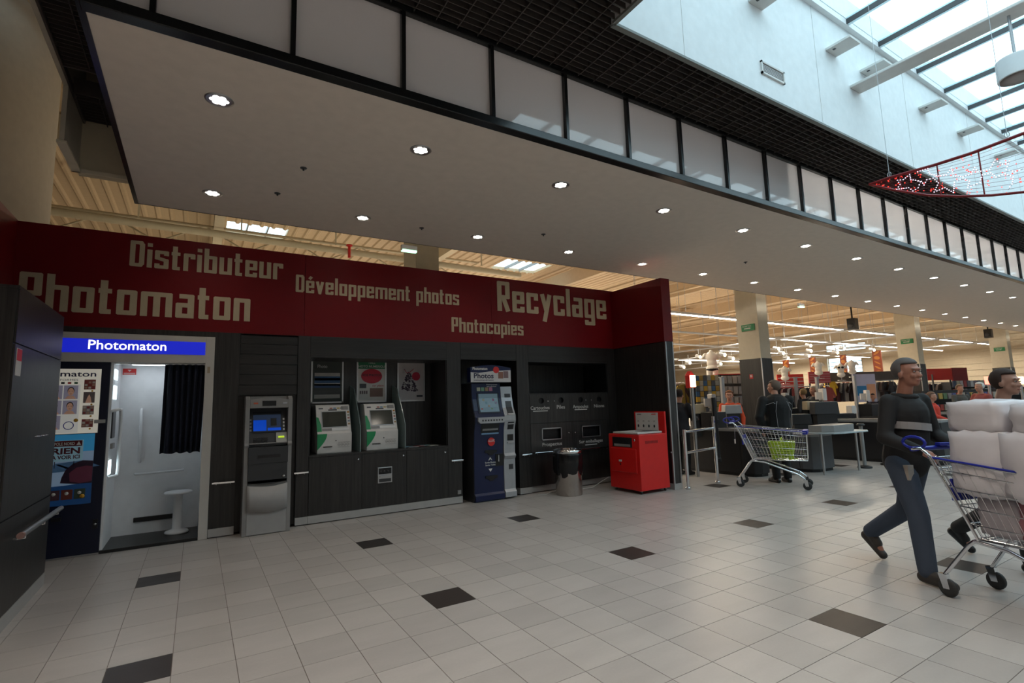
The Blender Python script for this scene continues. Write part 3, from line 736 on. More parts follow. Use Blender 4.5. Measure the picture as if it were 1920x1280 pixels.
# curtain with folds, hung from a rail
mb = MB(); n = 64
top = []; bot = []
for k in range(n + 1):
    f = k / n; x = -.345 + .43 * f; yy = FY + .06 + .028 * math.sin(f * 2 * PI * 6.5) + .008 * math.sin(f * 31); top.append((x, yy, 2.105)); bot.append((x - .012 + .02 * math.sin(f * 5), yy + .012 * math.sin(f * 41), 1.04 + .008 * math.sin(f * 23)))
vs = []
rows = 8
for r in range(rows + 1):
    g_ = r / rows
    for k in range(n + 1): a, b = Vector(top[k]), Vector(bot[k]); q = a.lerp(b, g_); q.y += .004 * math.sin(k * .6 + r) ; vs.append(q)
fs = [(r * (n + 1) + k, r * (n + 1) + k + 1, (r + 1) * (n + 1) + k + 1, (r + 1) * (n + 1) + k) for r in range(rows) for k in range(n)]
cur = MB().add(vs, fs, 0, True).build('curtain', mat('curtain_navy', (.004, .006, .018), .85), bo)
sd = cur.modifiers.new('thick', 'SOLIDIFY'); sd.thickness = .003
rail([(-.86, FY + .06, 2.112), (.07, FY + .06, 2.112)], .008, 'curtain_rail', M_chrome, bo)
mb = MB()
for k in range(10): mb.tube([(-.33 + k * .043 + .0, FY + .06 + .012 * math.cos(2 * PI * q / 8), 2.108 + .012 * math.sin(2 * PI * q / 8)) for q in range(8)], .002, 4, closed=True)
mb.build('curtain_ring', M_chrome, cur)
# poster door
pd = MB().box(bx0, -.862, FY - .008, FY + .05, .02, 2.12).build('poster_door', M_navy, bo, .003)
MB().box(bx0, -.862, FY - .012, FY + .02, .004, .02).build('threshold', M_alu, bo)
M_pos = mat('lit_poster_cream', (.7, .66, .56), .3, emis=.22, ecol=(.8, .76, .66))
YP = FY - .010
pp = MB().box(-1.80, -.94, YP, YP + .003, 1.325, 2.04).build('price_poster', M_pos, bo)
text('Photomaton', wallM(-1.60, YP - .001, 1.955), .085, mat('poster_navy', (.02, .02, .07), .5), bo, width=.615, bold=.001)
text('PHOTOS CONFORMES', wallM(-1.58, YP - .001, 1.905), .032, mat('poster_grey', (.2, .2, .22), .5), bo, width=.44)
for k, c in enumerate(((.15, .25, .12), (.02, .02, .02), (.5, .04, .03), (.03, .12, .05))): MB().box(-1.34 + k * .056, -1.31 + k * .056, YP - .002, YP, 1.872, 1.893).build('flag_print', C('fl%d' % k, c), pp)
MB().box(-1.70, -1.115, YP - .001, YP, 1.335, 1.865).build('portrait_sheet', mat('sheet_pale', (.62, .60, .56), .4, emis=.16, ecol=(.8, .8, .76)), pp)
M_pf = mat('portrait_skin', (.60, .33, .23), .5, emis=.10, ecol=(.6, .35, .25)); M_pb = mat('portrait_ground', (.34, .32, .42), .5, emis=.10, ecol=(.4, .38, .5)); M_ph = mat('portrait_hair', (.03, .02, .016), .5)
for cx in range(4):
    for rz in range(3):
        if cx == 3 and rz == 2: continue
        x = -1.655 + cx * .133; z = 1.705 - rz * .165
        MB().box(x, x + .122, YP - .003, YP, z, z + .15).build('portrait', M_pb, pp)
        E = lambda cxx, czz, a, b: [(x + cxx + a * math.cos(2 * PI * k / 14), z + czz + b * math.sin(2 * PI * k / 14)) for k in range(14)]
        mb = MB(); mb.prism(E(.061, .092, .030, .042), 'y', YP - .004, YP - .003, 1)
        mb.prism(E(.061, .080, .026, .043), 'y', YP - .005, YP - .004, 0); mb.prism([(x + .012, z), (x + .11, z), (x + .085, z + .035), (x + .037, z + .035)], 'y', YP - .0045, YP - .003, 0)
        for q in (-.012, .012): mb.box(x + .061 + q - .005, x + .061 + q + .005, YP - .006, YP - .005, z + .085, z + .089, 1)
        mb.box(x + .053, x + .069, YP - .006, YP - .005, z + .056, z + .060, 2)
        mb.build('portrait_face', [M_pf, M_ph, mat('lip', (.35, .08, .07), .5)], pp)
for k, (z0, z1, c) in enumerate(((1.81, 1.92, (.28, .06, .05)), (1.66, 1.78, (.20, .15, .15)), (1.53, 1.63, (.32, .26, .26)), (1.39, 1.48, (.34, .14, .12)))):
    q = MB().box(-1.085, -.985, YP - .003, YP, z0, z1).build('sample_print', C('sp%d' % k, c), pp)
    if k == 1: MB().prism([(-1.065, 1.66), (-1.01, 1.66), (-1.02, 1.72), (-1.035, 1.755), (-1.05, 1.72)], 'y', YP - .004, YP - .003).build('portrait_face', M_pf, q)
    else:
        for r in range(3):
            for c2 in range(3): MB().box(-1.08 + c2 * .033, -1.056 + c2 * .033, YP - .004, YP - .003, z0 + .008 + r * .03, z0 + .03 + r * .03).build('tiny_print', C('tp%d' % ((r + c2 + k) % 3), ((.5, .3, .22), (.6, .55, .5), (.3, .05, .05))[(r + c2 + k) % 3]), q)
    MB().lathe([(.010, 0), (.010, .001)], n=10).xf(Matrix.Translation((-1.01, YP - .003, z0 - .018)) @ Matrix.Rotation(PI / 2, 4, 'X')).build('price_dot', mat('price_orange', (.6, .3, .02), .5), q)
MB().lathe([(.02, 0), (.02, .001)], n=14).xf(Matrix.Translation((-1.135, YP - .003, 1.47)) @ Matrix.Rotation(PI / 2, 4, 'X')).build('price_dot', MATS['price_orange'], pp)
MB().tube([(-1.195 + .042 * math.cos(2 * PI * q / 16), YP - .003, 1.415 + .042 * math.sin(2 * PI * q / 16)) for q in range(16)], .004, 4, closed=True).build('round_emblem', M_blue, pp)
M_adv = mat('advert_sky', (.03, .22, .45), .4, emis=.15, ecol=(.05, .35, .65))
ad = MB().box(-1.80, -.96, YP, YP + .003, .56, 1.318).build('advert_poster', mat('advert_snow', (.30, .40, .55), .4, emis=.10, ecol=(.3, .45, .65)), bo)
MB().box(-1.80, -.96, YP - .001, YP, 1.13, 1.318).build('advert_sky', M_adv, ad)
MB().prism([(-1.80, .56), (-.96, .56), (-.96, .79), (-1.2, .77), (-1.8, .76)], 'y', YP - .001, YP).build('advert_water', mat('advert_blue', (.008, .05, .16), .4, emis=.06, ecol=(.02, .1, .3)), ad)
for k in range(3): MB().prism([(-1.70 + .2 * k, .95 + .03 * k), (-1.45 + .2 * k, .97 + .03 * k), (-1.3 + .2 * k, .90 + .03 * k), (-1.55 + .2 * k, .89 + .02 * k)], 'y', YP - .0015, YP).build('snow_drift', mat('advert_drift', (.10, .22, .42), .5), ad)
sg = MB().box(-1.34, -1.055, YP - .003, YP, 1.03, 1.255).build('signboard', mat('advert_pale', (.30, .50, .60), .4, emis=.08, ecol=(.3, .5, .6)), ad)
MB().box(-1.33, -1.065, YP - .004, YP, 1.19, 1.25).build('signboard_heading', mat('advert_maroon', (.12, .01, .015), .4), sg)
MB().prism([(-1.115, 1.20), (-1.075, 1.20), (-1.095, 1.24)], 'y', YP - .005, YP - .004).build('triangle_mark', M_paper, sg)
for x in (-1.29, -1.13): MB().box(x, x + .006, YP - .003, YP, .96, 1.03).build('sign_post', M_ink, sg)
text('POLE NORD', wallM(-1.30, YP - .005, 1.203), .045, M_paper, bo, width=.17, bold=.001)
text('RIEN', wallM(-1.315, YP - .004, 1.11), .09, mat('advert_dark_red', (.09, .01, .02), .5), bo, width=.235, bold=.003)
text('A VOIR ICI', wallM(-1.315, YP - .004, 1.055), .055, MATS['advert_dark_red'], bo, width=.235, bold=.0015)
MB().prism([(-1.23, .80), (-1.22, .86), (-1.19, .94), (-1.13, 1.0), (-1.05, 1.03), (-.96, 1.02), (-.96, .78), (-1.10, .78)], 'y', YP - .003, YP).build('dark_cap_shape', mat('advert_purple', (.03, .012, .03), .4), ad)
MB().prism([(-1.15, .81), (-1.16, .90), (-1.10, .955), (-1.02, .97), (-.962, .96), (-.962, .80), (-1.06, .785)], 'y', YP - .004, YP - .003).build('purple_round_shape', mat('advert_plum', (.16, .035, .07), .4), ad)
for k in range(4):
    q = MB().box(-1.43 + k * .108, -1.335 + k * .108, YP - .003, YP, .62, .725).build('small_picture', C('smp%d' % k, ((.12, .03, .02), (.07, .03, .04), (.14, .03, .02), (.04, .06, .04))[k]), ad)
    MB().lathe([(.018, 0), (.018, .001)], n=10).xf(Matrix.Translation((-1.385 + k * .108, YP - .003, .685)) @ Matrix.Rotation(PI / 2, 4, 'X')).build('white_motif', M_paper, q)
MB().lathe([(.022, 0), (.022, .001)], n=12).xf(Matrix.Translation((-1.035, YP - .006, .645)) @ Matrix.Rotation(PI / 2, 4, 'X')).build('price_dot', MATS['price_orange'], ad)
lk = MB().box(-.975, -.875, YP - .02, YP + .01, 1.43, 1.47).build('door_latch', M_alum, bo, .004)
MB().lathe([(.012, 0), (.012, .012)], n=10).xf(Matrix.Translation((-.905, YP, .33)) @ Matrix.Rotation(PI / 2, 4, 'X')).build('lock', M_alu, bo)
MB().box(-.93, -.885, YP - .006, YP, .28, .38).build('lock_plate', M_blackp, bo)
MB().box(-1.28, -1.2, YP - .01, YP, .40, .44).build('door_grip', M_blackp, bo)

# ---------------------------------------------------------------- cash machine
at = thing('cash_machine', 'grey freestanding cash machine with lit blue screen beside the photo booth', 'atm', (.52, 7.22, 0))
side = [(0, 0), (0, 1.06), (-.02, 1.09), (0, 1.12), (0, 1.66), (.05, 1.70), (.5, 1.70), (.5, 0)]
Wd = .545
mb = MB(); mb.prism(side, 'x', 0, .05); mb.prism(side, 'x', Wd - .05, Wd); mb.box(.05, Wd - .05, .16, .5, 0, 1.7); mb.box(.05, Wd - .05, .01, .2, 0, .62)
local(at, mb, 'body', M_grey, .004)
mb = MB(); tp = [(.05, 1.55)] + [(.05 + (Wd - .1) * k / 10, 1.655 + .025 * math.sin(PI * k / 10)) for k in range(11)] + [(Wd - .05, 1.55)]
mb.prism(tp, 'y', .0, .2); local(at, mb, 'crown', M_grey, .003)
local(at, MB().box(.19, .35, -.004, .01, 1.575, 1.64), 'camera_window', M_blackp)
for x, c in ((.09, (.5, .1, .05)), (.43, (.4, .4, .45))): local(at, MB().box(x, x + .05, -.003, .005, 1.60, 1.62), 'card_logo', C('cl%s' % x, c))
local(at, MB().prism([(.02, 1.08), (.16, 1.55), (.17, 1.55), (.17, 1.08)], 'x', .05, Wd - .05), 'fascia', M_dgrey)
def af(u0, u1, s0, s1, nm, m, o=.004, par=None):
    a = Vector((0, .06, 1.22)); b = Vector((0, .16, 1.55)); d = (b - a).normalized(); nn = Vector((0, -d.z, d.y))
    P = lambda u, s_, k: (u, *(a + d * s_ + nn * k).yz)
    vs = [P(u0, s0, o), P(u1, s0, o), P(u1, s1, o), P(u0, s1, o), P(u0, s0, 0), P(u1, s0, 0), P(u1, s1, 0), P(u0, s1, 0)]
    return local(at, MB().add(vs, [(0, 1, 2, 3), (0, 4, 5, 1), (1, 5, 6, 2), (2, 6, 7, 3), (3, 7, 4, 0)]), nm, m)
af(.09, .43, .02, .29, 'screen_bezel', M_blackp, .012)
af(.10, .42, .035, .25, 'screen', mat('atm_screen_dim', (.02, .03, .06), .2, emis=.12, ecol=(.06, .10, .2)), .014)
af(.10, .25, .04, .18, 'menu_panel', mat('atm_screen_blue', (.0, .05, .5), .2, emis=.3, ecol=(.005, .09, .75)), .016)
af(.265, .42, .04, .075, 'menu_strip', MATS['atm_screen_blue'], .016)
af(.30, .37, .10, .20, 'card_picture', M_blackp, .016)
for k in range(4):
    af(.445, .465, .04 + k * .045, .065 + k * .045, 'side_button', M_alu, .012); af(.06, .08, .04 + k * .045, .065 + k * .045, 'side_button', M_grey, .012)
local(at, MB().box(.055, .49, -.0, .06, 1.10, 1.115), 'shelf', M_grey, .003)
q = local(at, MB().prism([(.0, 1.115), (.05, 1.235), (.08, 1.235), (.08, 1.115)], 'x', .36, .49), 'card_reader', M_lgrey, .003)
local(q, MB().prism([(.008, 1.168), (.016, 1.19), (.03, 1.19), (.03, 1.168)], 'x', .385, .455), 'reader_light', mat('yellow_green_led', (.6, .8, .05), .3, emis=.45, ecol=(.5, .75, .03)))
mb = MB()
for r in range(4):
    for c in range(4): mb.box(.10 + c * .045, .13 + c * .045, .0 + r * .012, .03 + r * .012, 1.115 + r * .018, 1.125 + r * .018)
local(at, mb, 'keypad', M_dgrey)
mb = MB(); mb.box(.045, Wd - .045, -.025, .02, .86, 1.065); mb.box(.05, Wd - .05, -.02, .02, .62, .86)
mb.prism([(.05, .66)] + [(.05 + (Wd - .1) * k / 10, .63 - .025 * math.sin(PI * k / 10)) for k in range(11)] + [(Wd - .05, .66)], 'y', -.02, .02)
local(at, mb, 'cash_panel', mat('atm_dark_panel', (.028, .03, .034), .38), .003)
local(at, MB().box(.15, .41, -.03, -.02, .93, .965), 'cash_slot', M_blackp)
local(at, MB().lathe([(.016, 0), (.016, .008)], n=10).xf(Matrix.Translation((.455, -.02, .69)) @ Matrix.Rotation(PI / 2, 4, 'X')), 'lock', M_alu)
vs = []; fs = []
nn = 12
for k in range(nn + 1):
    u = .045 + (Wd - .09) * k / nn; b = math.sin(PI * k / nn)
    vs += [(u, -.025 - .012 * b, .60 - .025 * b), (u, -.032 - .014 * b, .30 - .03 * b), (u, .01, .30 - .03 * b), (u, .01, .60 - .025 * b)]
for k in range(nn):
    a = k * 4; fs += [(a, a + 1, a + 5, a + 4), (a + 1, a + 2, a + 6, a + 5), (a + 3, a, a + 4, a + 7)]
local(at, MB().add(vs, fs + [(0, 3, 2, 1), (nn * 4, nn * 4 + 1, nn * 4 + 2, nn * 4 + 3)], 0, True), 'belly_cover', M_lgrey)
local(at, MB().box(.05, Wd - .05, -.005, .02, .01, .30), 'lower_cover', M_lgrey, .003)

# ---------------------------------------------------------------- navy photo kiosk
ki = thing('photo_kiosk', 'tall navy and silver photo printing kiosk with a white Photos header', 'kiosk', (3.74, 7.30, 0))
pr = [(0, .0), (-.03, .02), (-.03, .10), (0, .13), (.0, .75), (-.015, .95), (-.03, 1.10), (-.07, 1.25), (-.07, 1.31), (-.02, 1.42), (.03, 1.60), (.05, 1.86), (.5, 1.86), (.5, 0)]
local(ki, MB().prism(pr, 'x', 0, .53), 'body', M_navyk, .004)
local(ki, MB().prism([(.03, .0)] + [(.02, 0.0)] + [(p[0] + .012, p[1]) for p in pr[2:-1]] + [(.5, 0)], 'x', -.006, 0), 'side_panel', M_dgrey)
pr2 = [(-.01, .02), (-.045, .03), (-.045, .11), (-.01, .15), (-.015, .62), (-.05, .68), (-.02, .72), (-.03, 1.10), (-.075, 1.25), (-.07, 1.33), (-.01, 1.45), (.03, 1.62), (.05, 1.80), (.5, 1.80), (.5, .02)]
local(ki, MB().prism(pr2, 'x', .532, .745), 'silver_column', M_sil, .004)
hp = [(-.045, 1.87), (.70, 1.87), (.70, 2.06)] + [(.70 - .745 * k / 10, 2.06 + .045 + .045 * math.sin(PI * k / 10)) for k in range(11)] + [(-.045, 2.06)]
hdr = local(ki, MB().prism(hp, 'y', -.02, .10), 'header_sign', M_navyk)
local(hdr, MB().prism([(-.045, 1.87), (.70, 1.87), (.70, 2.07), (.35, 2.05), (.10, 2.02), (-.045, 2.03)], 'y', -.024, -.02), 'white_field', mat('kiosk_white', (.55, .55, .55), .4))
text('Photomaton', wallM(3.74 - .01, 7.30 - .022, 2.07), .06, M_paper, ki, width=.27, bold=.0012)
text('Photos', wallM(3.74 + .01, 7.30 - .025, 1.935), .115, mat('kiosk_ink', (.02, .02, .06), .5), ki, width=.36, bold=.002)
text('instantanément', wallM(3.74 + .01, 7.30 - .025, 1.89), .045, MATS['kiosk_ink'], ki, width=.36)
local(hdr, MB().prism([(.42 + .055 * math.cos(2 * PI * k / 18), 2.07 + .055 * math.sin(2 * PI * k / 18)) for k in range(18)], 'y', -.03, -.022), 'red_disc', mat('disc_red', (.6, .02, .02), .4))
local(hdr, MB().box(.46, .55, -.028, -.022, 1.93, 2.04), 'photo_print', C('kp1', (.25, .12, .09)))
local(hdr, MB().box(.56, .65, -.028, -.022, 1.94, 2.05), 'photo_print', C('kp2', (.20, .13, .14)))
def kf(prof, u0, u1, z0, z1, nm, m, o=.006, par=None):
    def yy(z):
        for (y0, a), (y1, b) in zip(prof[:-1], prof[1:]):
            if b > a and a <= z <= b: return y0 + (y1 - y0) * (z - a) / (b - a)
        return 0
    zs = [z0 + (z1 - z0) * k / 4 for k in range(5)]
    vs = []
    for z in zs: vs += [(u0, yy(z) - o, z), (u1, yy(z) - o, z), (u1, yy(z) + .01, z), (u0, yy(z) + .01, z)]
    fs = []
    for k in range(4):
        a = k * 4; fs += [(a, a + 1, a + 5, a + 4), (a + 1, a + 2, a + 6, a + 5), (a + 3, a, a + 4, a + 7)]
    fs += [(0, 3, 2, 1), (16, 17, 18, 19)]
    return local(par or ki, MB().add(vs, fs), nm, m)
kf(pr, .08, .49, 1.37, 1.70, 'screen_bezel', M_navy, .008)
kf(pr, .11, .46, 1.395, 1.685, 'screen', mat('kiosk_screen', (.10, .16, .20), .2, emis=.12, ecol=(.2, .3, .36)), .011)
for k in range(7):
    kf(pr, .13 + .045 * k, .165 + .045 * k, 1.42 + .05 * ((k * 3) % 4), 1.455 + .05 * ((k * 3) % 4), 'screen_picture', C('kscr%d' % k, ((.3, .06, .06), (.35, .32, .22), (.12, .25, .32), (.35, .3, .25), (.1, .2, .1), (.3, .1, .2), (.2, .2, .3))[k]), .013)
for k in range(4): kf(pr, .09 + k * .075, .15 + k * .075, 1.73, 1.79, 'photo_sticker', C('kst%d' % k, ((.4, .4, .3), (.15, .3, .2), (.3, .2, .1), (.4, .15, .25))[k]), .008)
text('Retrouvez', wallM(3.74 + .27, 7.30 + .035, 1.825), .03, M_paper, ki, width=.20)
text('vos photos', wallM(3.74 + .27, 7.30 + .035, 1.795), .03, M_paper, ki, width=.18)
local(ki, MB().prism([(.03, 1.31), (.53, 1.31), (.53, 1.25), (.50, 1.215), (.07, 1.215), (.03, 1.25)], 'y', -.11, .0), 'silver_shelf', M_sil, .006)
for k in range(8): local(ki, MB().box(.10 + k * .05, .125 + k * .05, -.113, -.11, 1.25, 1.275), 'shelf_symbol', M_dgrey)
kf(pr, .11, .44, 1.06, 1.205, 'print_window', M_blackp, .004); kf(pr, .12, .43, 1.04, 1.062, 'window_lip', mat('pale_blue_lip', (.2, .35, .55), .3), .015)
kf(pr, .14, .42, 1.10, 1.13, 'printer_part', M_grey, .007)
for z, nm in ((.76, 'print_slot'), (.36, 'print_slot')):
    local(ki, MB().prism([(.19, z + .03), (.41, z + .03), (.41, z - .01), (.36, z - .02), (.33, z - .05), (.27, z - .05), (.24, z - .02), (.19, z - .01)], 'y', -.012, .01), nm, M_blackp)
local(ki, MB().prism([(.30 + .065 * math.cos(2 * PI * k / 20), .92 + .065 * math.sin(2 * PI * k / 20)) for k in range(20)], 'y', -.03, .01), 'red_disc', MATS['disc_red'])
text('0,25€', wallM(3.74 + .30, 7.30 - .031, .92), .05, M_paper, ki, align='CENTER')
mb = MB(); mb.prism([(.25, .63), (.285, .68), (.32, .63), (.305, .63), (.285, .655), (.265, .63)], 'y', -.006, .01); mb.prism([(.25, .50), (.285, .45), (.32, .50)], 'y', -.006, .01); local(ki, mb, 'arrow_print', M_paper)
text('Sortie Photos', wallM(3.74 + .285, 7.30 - .007, .585), .035, M_paper, ki, align='CENTER', bold=.0006); text('Sortie Ticket', wallM(3.74 + .285, 7.30 - .007, .545), .035, M_paper, ki, align='CENTER', bold=.0006)
pd_ = local(ki, MB().box(.38, .525, -.008, .01, .53, .72), 'key_plate', M_blackp)
local(pd_, MB().tube([(.43, -.02, .70), (.43, -.02, .60)], .012, 8), 'key', M_sil)
for z0, z1, m_ in ((1.62, 1.68, M_dgrey), (1.36, 1.56, M_dgrey), (1.10, 1.22, M_blackp), (.92, 1.02, M_blackp)): kf(pr2, .60, .71, z0, z1, 'insert', m_, .006)
for z0, z1 in ((1.34, 1.36), (.88, .90), (1.18, 1.20)): kf(pr2, .595, .715, z0, z1, 'insert_lip', M_alu, .02)
kf(pr2, .62, .70, .46, .54, 'return_tray', M_dgrey, .006)

# ---------------------------------------------------------------- grab bars on the pillars
for k, (a, b, z, lab) in enumerate(((.19, .44, .655, 'short satin grab bar on the pillar between photo booth and cash machine'), (1.12, 1.30, .69, 'short chrome grab bar on the pillar right of the cash machine'),
                                    (3.38, 3.58, .665, 'short chrome grab bar on the pillar left of the navy kiosk'), (4.67, 4.87, .655, 'short chrome grab bar on the pillar right of the navy kiosk'), (4.93, 6.60, .665, 'long chrome grab bar under the recycling slots'))):
    t = thing('grab_bar', lab, 'rail')
    MB().box(a, b, FY - .075, FY - .055, z - .012, z + .012).build('bar', M_chrome, t, .004)
    for x in ([a + .05, b - .05] if b - a < 1 else [a + .05, (a + b) / 2, b - .05]): MB().tube([(x, FY - .06, z - .008), (x, FY - .05, z - .03), (x, FY, z - .03)], .006, 6).build('bracket', M_chrome, t)

# ---------------------------------------------------------------- end wall (fin)
fin = struct('wall_side', MB().box(6.90, 7.07, 6.14, 8.3, .10, 2.51), M_lam)
MB().box(6.88, 7.10, 6.125, 8.3, 2.515, 3.64).build('red_panel', M_red, fin, .003)
for x in (6.885, 7.055): MB().box(x, x + .028, 6.11, 6.14, .10, 2.51).build('edge_profile', M_alu, fin, .004)
MB().box(6.885, 7.083, 6.11, 6.6, .0, .10).build('plinth', M_alum, fin, .002)
MB().box(6.91, 7.055, 6.118, 6.14, .10, 2.51).build('end_panel', M_lamc, fin)
o = MB().ball((6.875, 6.13, .62), .014).build('bumper_stud', M_alu, fin)

# ---------------------------------------------------------------- red recycling machine
rm = thing('recycling_machine', 'bright red wheeled collection box with a white lid and back panel', 'machine', (6.13, 6.12, 0))
local(rm, MB().box(0, .66, .0, .72, .055, .95), 'body', M_bright, .008)
# front is the -X side, with a hollow
local(rm, MB().box(-.006, .01, .05, .66, .45, .47), 'front_lip', M_bright)
local(rm, MB().box(-.004, .004, .16, .62, .74, .90), 'opening', M_blackp)
local(rm, MB().box(-.006, -.004, .2, .58, .75, .79), 'paper_stack', M_grey)
local(rm, MB().box(-.022, 0, .06, .66, .33, .72), 'front_door', M_bright, .01)
local(rm, MB().box(-.03, -.02, .40, .46, .50, .53), 'handle', M_paper)
local(rm, MB().box(-.026, -.02, .42, .44, .44, .48), 'keyhole', M_blackp)
local(rm, MB().lathe([(.018, 0), (.018, .008)], n=12).xf(Matrix.Translation((0, .10, .86)) @ Matrix.Rotation(-PI / 2, 4, 'Y')), 'lock', M_chrome)
local(rm, MB().box(.03, .60, .05, .64, .955, .985), 'white_lid', mat('lid_white', (.55, .54, .52), .35), .006)
local(rm, MB().box(.28, .58, .12, .36, .985, .992), 'glass_plate', M_dgrey)
bp_ = local(rm, MB().box(.62, .66, .0, .70, .95, 1.31), 'back_board', M_bright, .004)
local(bp_, MB().box(.612, .62, .14, .66, .985, 1.29), 'instruction_sheet', M_paper)
for k in range(4):
    y = .60 - k * .125; mb = MB(); mb.ball((.611, y, 1.06), (.003, .018, .026)); mb.box(.610, .612, y - .02, y + .02, 1.13, 1.135); mb.box(.610, .612, y - .02, y + .015, 1.145, 1.15)
    local(bp_, mb, 'instruction_picture', M_ink)
local(bp_, MB().box(.610, .612, .52, .62, 1.255, 1.268), 'heading_line', M_ink)
local(bp_, MB().box(.610, .612, .18, .28, 1.255, 1.27), 'red_logo', MATS['disc_red'])
mb = MB()
for k in range(9): mb.box(.14 + k * .033, .165 + k * .033, -.003, .0, .80, .845)
local(rm, mb, 'raised_lettering', mat('dark_red_print', (.25, .005, .006), .4))
for x, y in ((.05, .06), (.05, .64), (.6, .06), (.6, .64)):
    c = local(rm, MB().box(x - .015, x + .015, y - .02, y + .02, .04, .058), 'castor', M_alu)
    local(c, MB().lathe([(.022, -.01), (.025, 0), (.022, .01)], n=12).xf(Matrix.Translation((x, y, .025)) @ Matrix.Rotation(PI / 2, 4, 'Y')), 'wheel', M_rubber)

# waste bin
bn = thing('waste_bin', 'round steel waste bin with a black liner turned over its rim', 'bin', (5.31, 6.95, 0))
local(bn, MB().lathe([(.215, .0), (.22, .01), (.222, .42), (.224, .66), (.20, .66), (.19, .40)], n=36), 'drum', mat('scratched_steel', (.42, .38, .35), .18, .95))
vs = []; fs = []; n = 40; prof = [(.20, .67), (.235, .685), (.25, .66), (.245, .5), (.24, .42), (.225, .33)]
for i, (r, z) in enumerate(prof):
    for k in range(n):
        a = 2 * PI * k / n; w_ = (.012 * math.sin(a * 9 + i) + .008 * math.sin(a * 17 + 2 * i)) * (i / 5); zz = z + (.03 * math.sin(a * 3) + .012 * math.sin(a * 8) if i == 5 else 0)
        vs.append(((r + w_) * math.cos(a), (r + w_) * math.sin(a), zz))
for i in range(len(prof) - 1):
    for k in range(n): fs.append((i * n + k, i * n + (k + 1) % n, (i + 1) * n + (k + 1) % n, (i + 1) * n + k))
local(bn, MB().add(vs, fs, 0, True), 'liner', mat('bin_liner', (.008, .008, .009), .22))
local(bn, MB().lathe([(.235, .665), (.245, .70), (.235, .735), (.20, .745), (.16, .74), (.15, .70)], n=36), 'rim', M_chrome)

# cable
ptsc = [(4.85, 7.20, .008), (5.0, 7.16, .008), (5.14, 7.26, .008), (5.4, 7.28, .008), (5.7, 7.2, .01), (5.95, 7.12, .02), (6.12, 7.06, .12), (6.2, 6.95, .2)]
tag(MB().tube(ptsc, .006, 8).build('power_cable', M_paper), 'white power cable snaking from the bin to the red collection box', 'cable')

# ---------------------------------------------------------------- tall cabinet on the left
lc_ = thing('tall_cabinet', 'tall dark laminate cabinet block at the left edge of the picture', 'cabinet')
MB().box(-2.6, -1.142, 4.98, 6.44, .10, 2.44).build('body', M_lam, lc_)
for z0, z1 in ((.11, .79), (.80, 2.045), (2.055, 2.45)):
    d = MB().box(-1.142, -1.13, 4.98, 6.44, z0, z1).build('door', M_lam, lc_, .001)
    if z1 == 2.045:
        MB().tube([(-1.13, 5.70, 1.36), (-1.10, 5.70, 1.36), (-1.10, 5.80, 1.36), (-1.13, 5.80, 1.36)], .006, 8).build('handle', M_chrome, d)
        MB().tube([(-1.13, 5.86, 1.36), (-1.10, 5.86, 1.36), (-1.10, 5.98, 1.36), (-1.13, 5.98, 1.36)], .006, 8).build('handle', M_chrome, d)
        q = MB().box(-1.13, -1.127, 5.02, 5.15, 1.82, 2.02).build('fire_sticker', mat('sticker_white', (.5, .48, .46), .5), d)
        MB().box(-1.13, -1.126, 5.025, 5.145, 1.93, 2.015).build('sticker_head', MATS['sticker_red'], q)
MB().box(-2.6, -1.13, 4.96, 6.44, 2.45, 2.47).build('top', M_lam, lc_)
MB().box(-1.20, -1.128, 4.98, 6.44, .0, .105).build('plinth', M_alum, lc_)
MB().box(-2.6, -1.142, 4.965, 4.98, .0, 2.45).build('near_panel', M_lam, lc_)
t = thing('grab_rail', 'long aluminium grab rail along the side of the tall left cabinet', 'rail')
MB().tube([(-1.06, 5.22, .66), (-1.06, 6.52, .655)], .021, 12).build('bar', M_alu, t)
MB().tube([(-1.06, 5.19, .66), (-1.06, 5.22, .66)], .024, 12).build('end_cap', mat('pinkish_cap', (.25, .14, .12), .4), t)
for y in (5.32, 5.9, 6.40): MB().tube([(-1.06, y, .65), (-1.06, y, .62), (-1.127, y, .62)], .008, 8).build('bracket', M_chrome, t)

# rounded cream pier above, at the left edge
struct('wall_pier', MB().lathe([(1.7, 0), (1.7, 5.5)], (-3.60, 9.3, 3.4), 64), mat('pier_paint', (.40, .36, .30), .7))

#STORE
# ---------------------------------------------------------------- supermarket beyond
# corrugated roof deck with roof lights
dk = MB(); HO = [(.55, 2.2, 16.4, 17.45), (9.9, 12.0, 16.2, 17.6), (10.2, 12.4, 19.2, 20.6), (19, 21, 24, 25.2)]
ys = sorted({7.25, 42.4} | {h[2] for h in HO} | {h[3] for h in HO})
for a, b in zip(ys[:-1], ys[1:]):
    x = -8.0
    for h in sorted([h for h in HO if h[2] <= a and h[3] >= b]): dk.box(x, h[0], a, b, 7.0, 7.1); x = h[1]
    dk.box(x, 45.8, a, b, 7.0, 7.1)
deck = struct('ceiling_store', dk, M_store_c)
mb = MB(); x = -7.9
while x < 45.5:
    segs = [(7.3, 42)]
    for h in HO:
        if h[0] - .15 < x < h[1]: segs = [q for a, b in segs for q in (((a, h[2]), (h[3], b)) if a < h[2] < b else ((a, b),))]
    for a, b in segs: mb.prism([(x, 7.0), (x + .04, 6.955), (x + .10, 6.955), (x + .14, 7.0)], 'y', a, b)
    x += .32
o = mb.build('deck_ribs', M_store_c, deck); o['kind'] = 'stuff'
for h in HO:
    MB().box(h[0], h[1], h[2], h[3], 7.12, 7.13).build('roof_light_pane', M_pane, deck)
    for k in range(1, 3): x = h[0] + (h[1] - h[0]) * k / 3; MB().box(x - .02, x + .02, h[2], h[3], 7.0, 7.11).build('roof_light_bar', M_grey, deck)
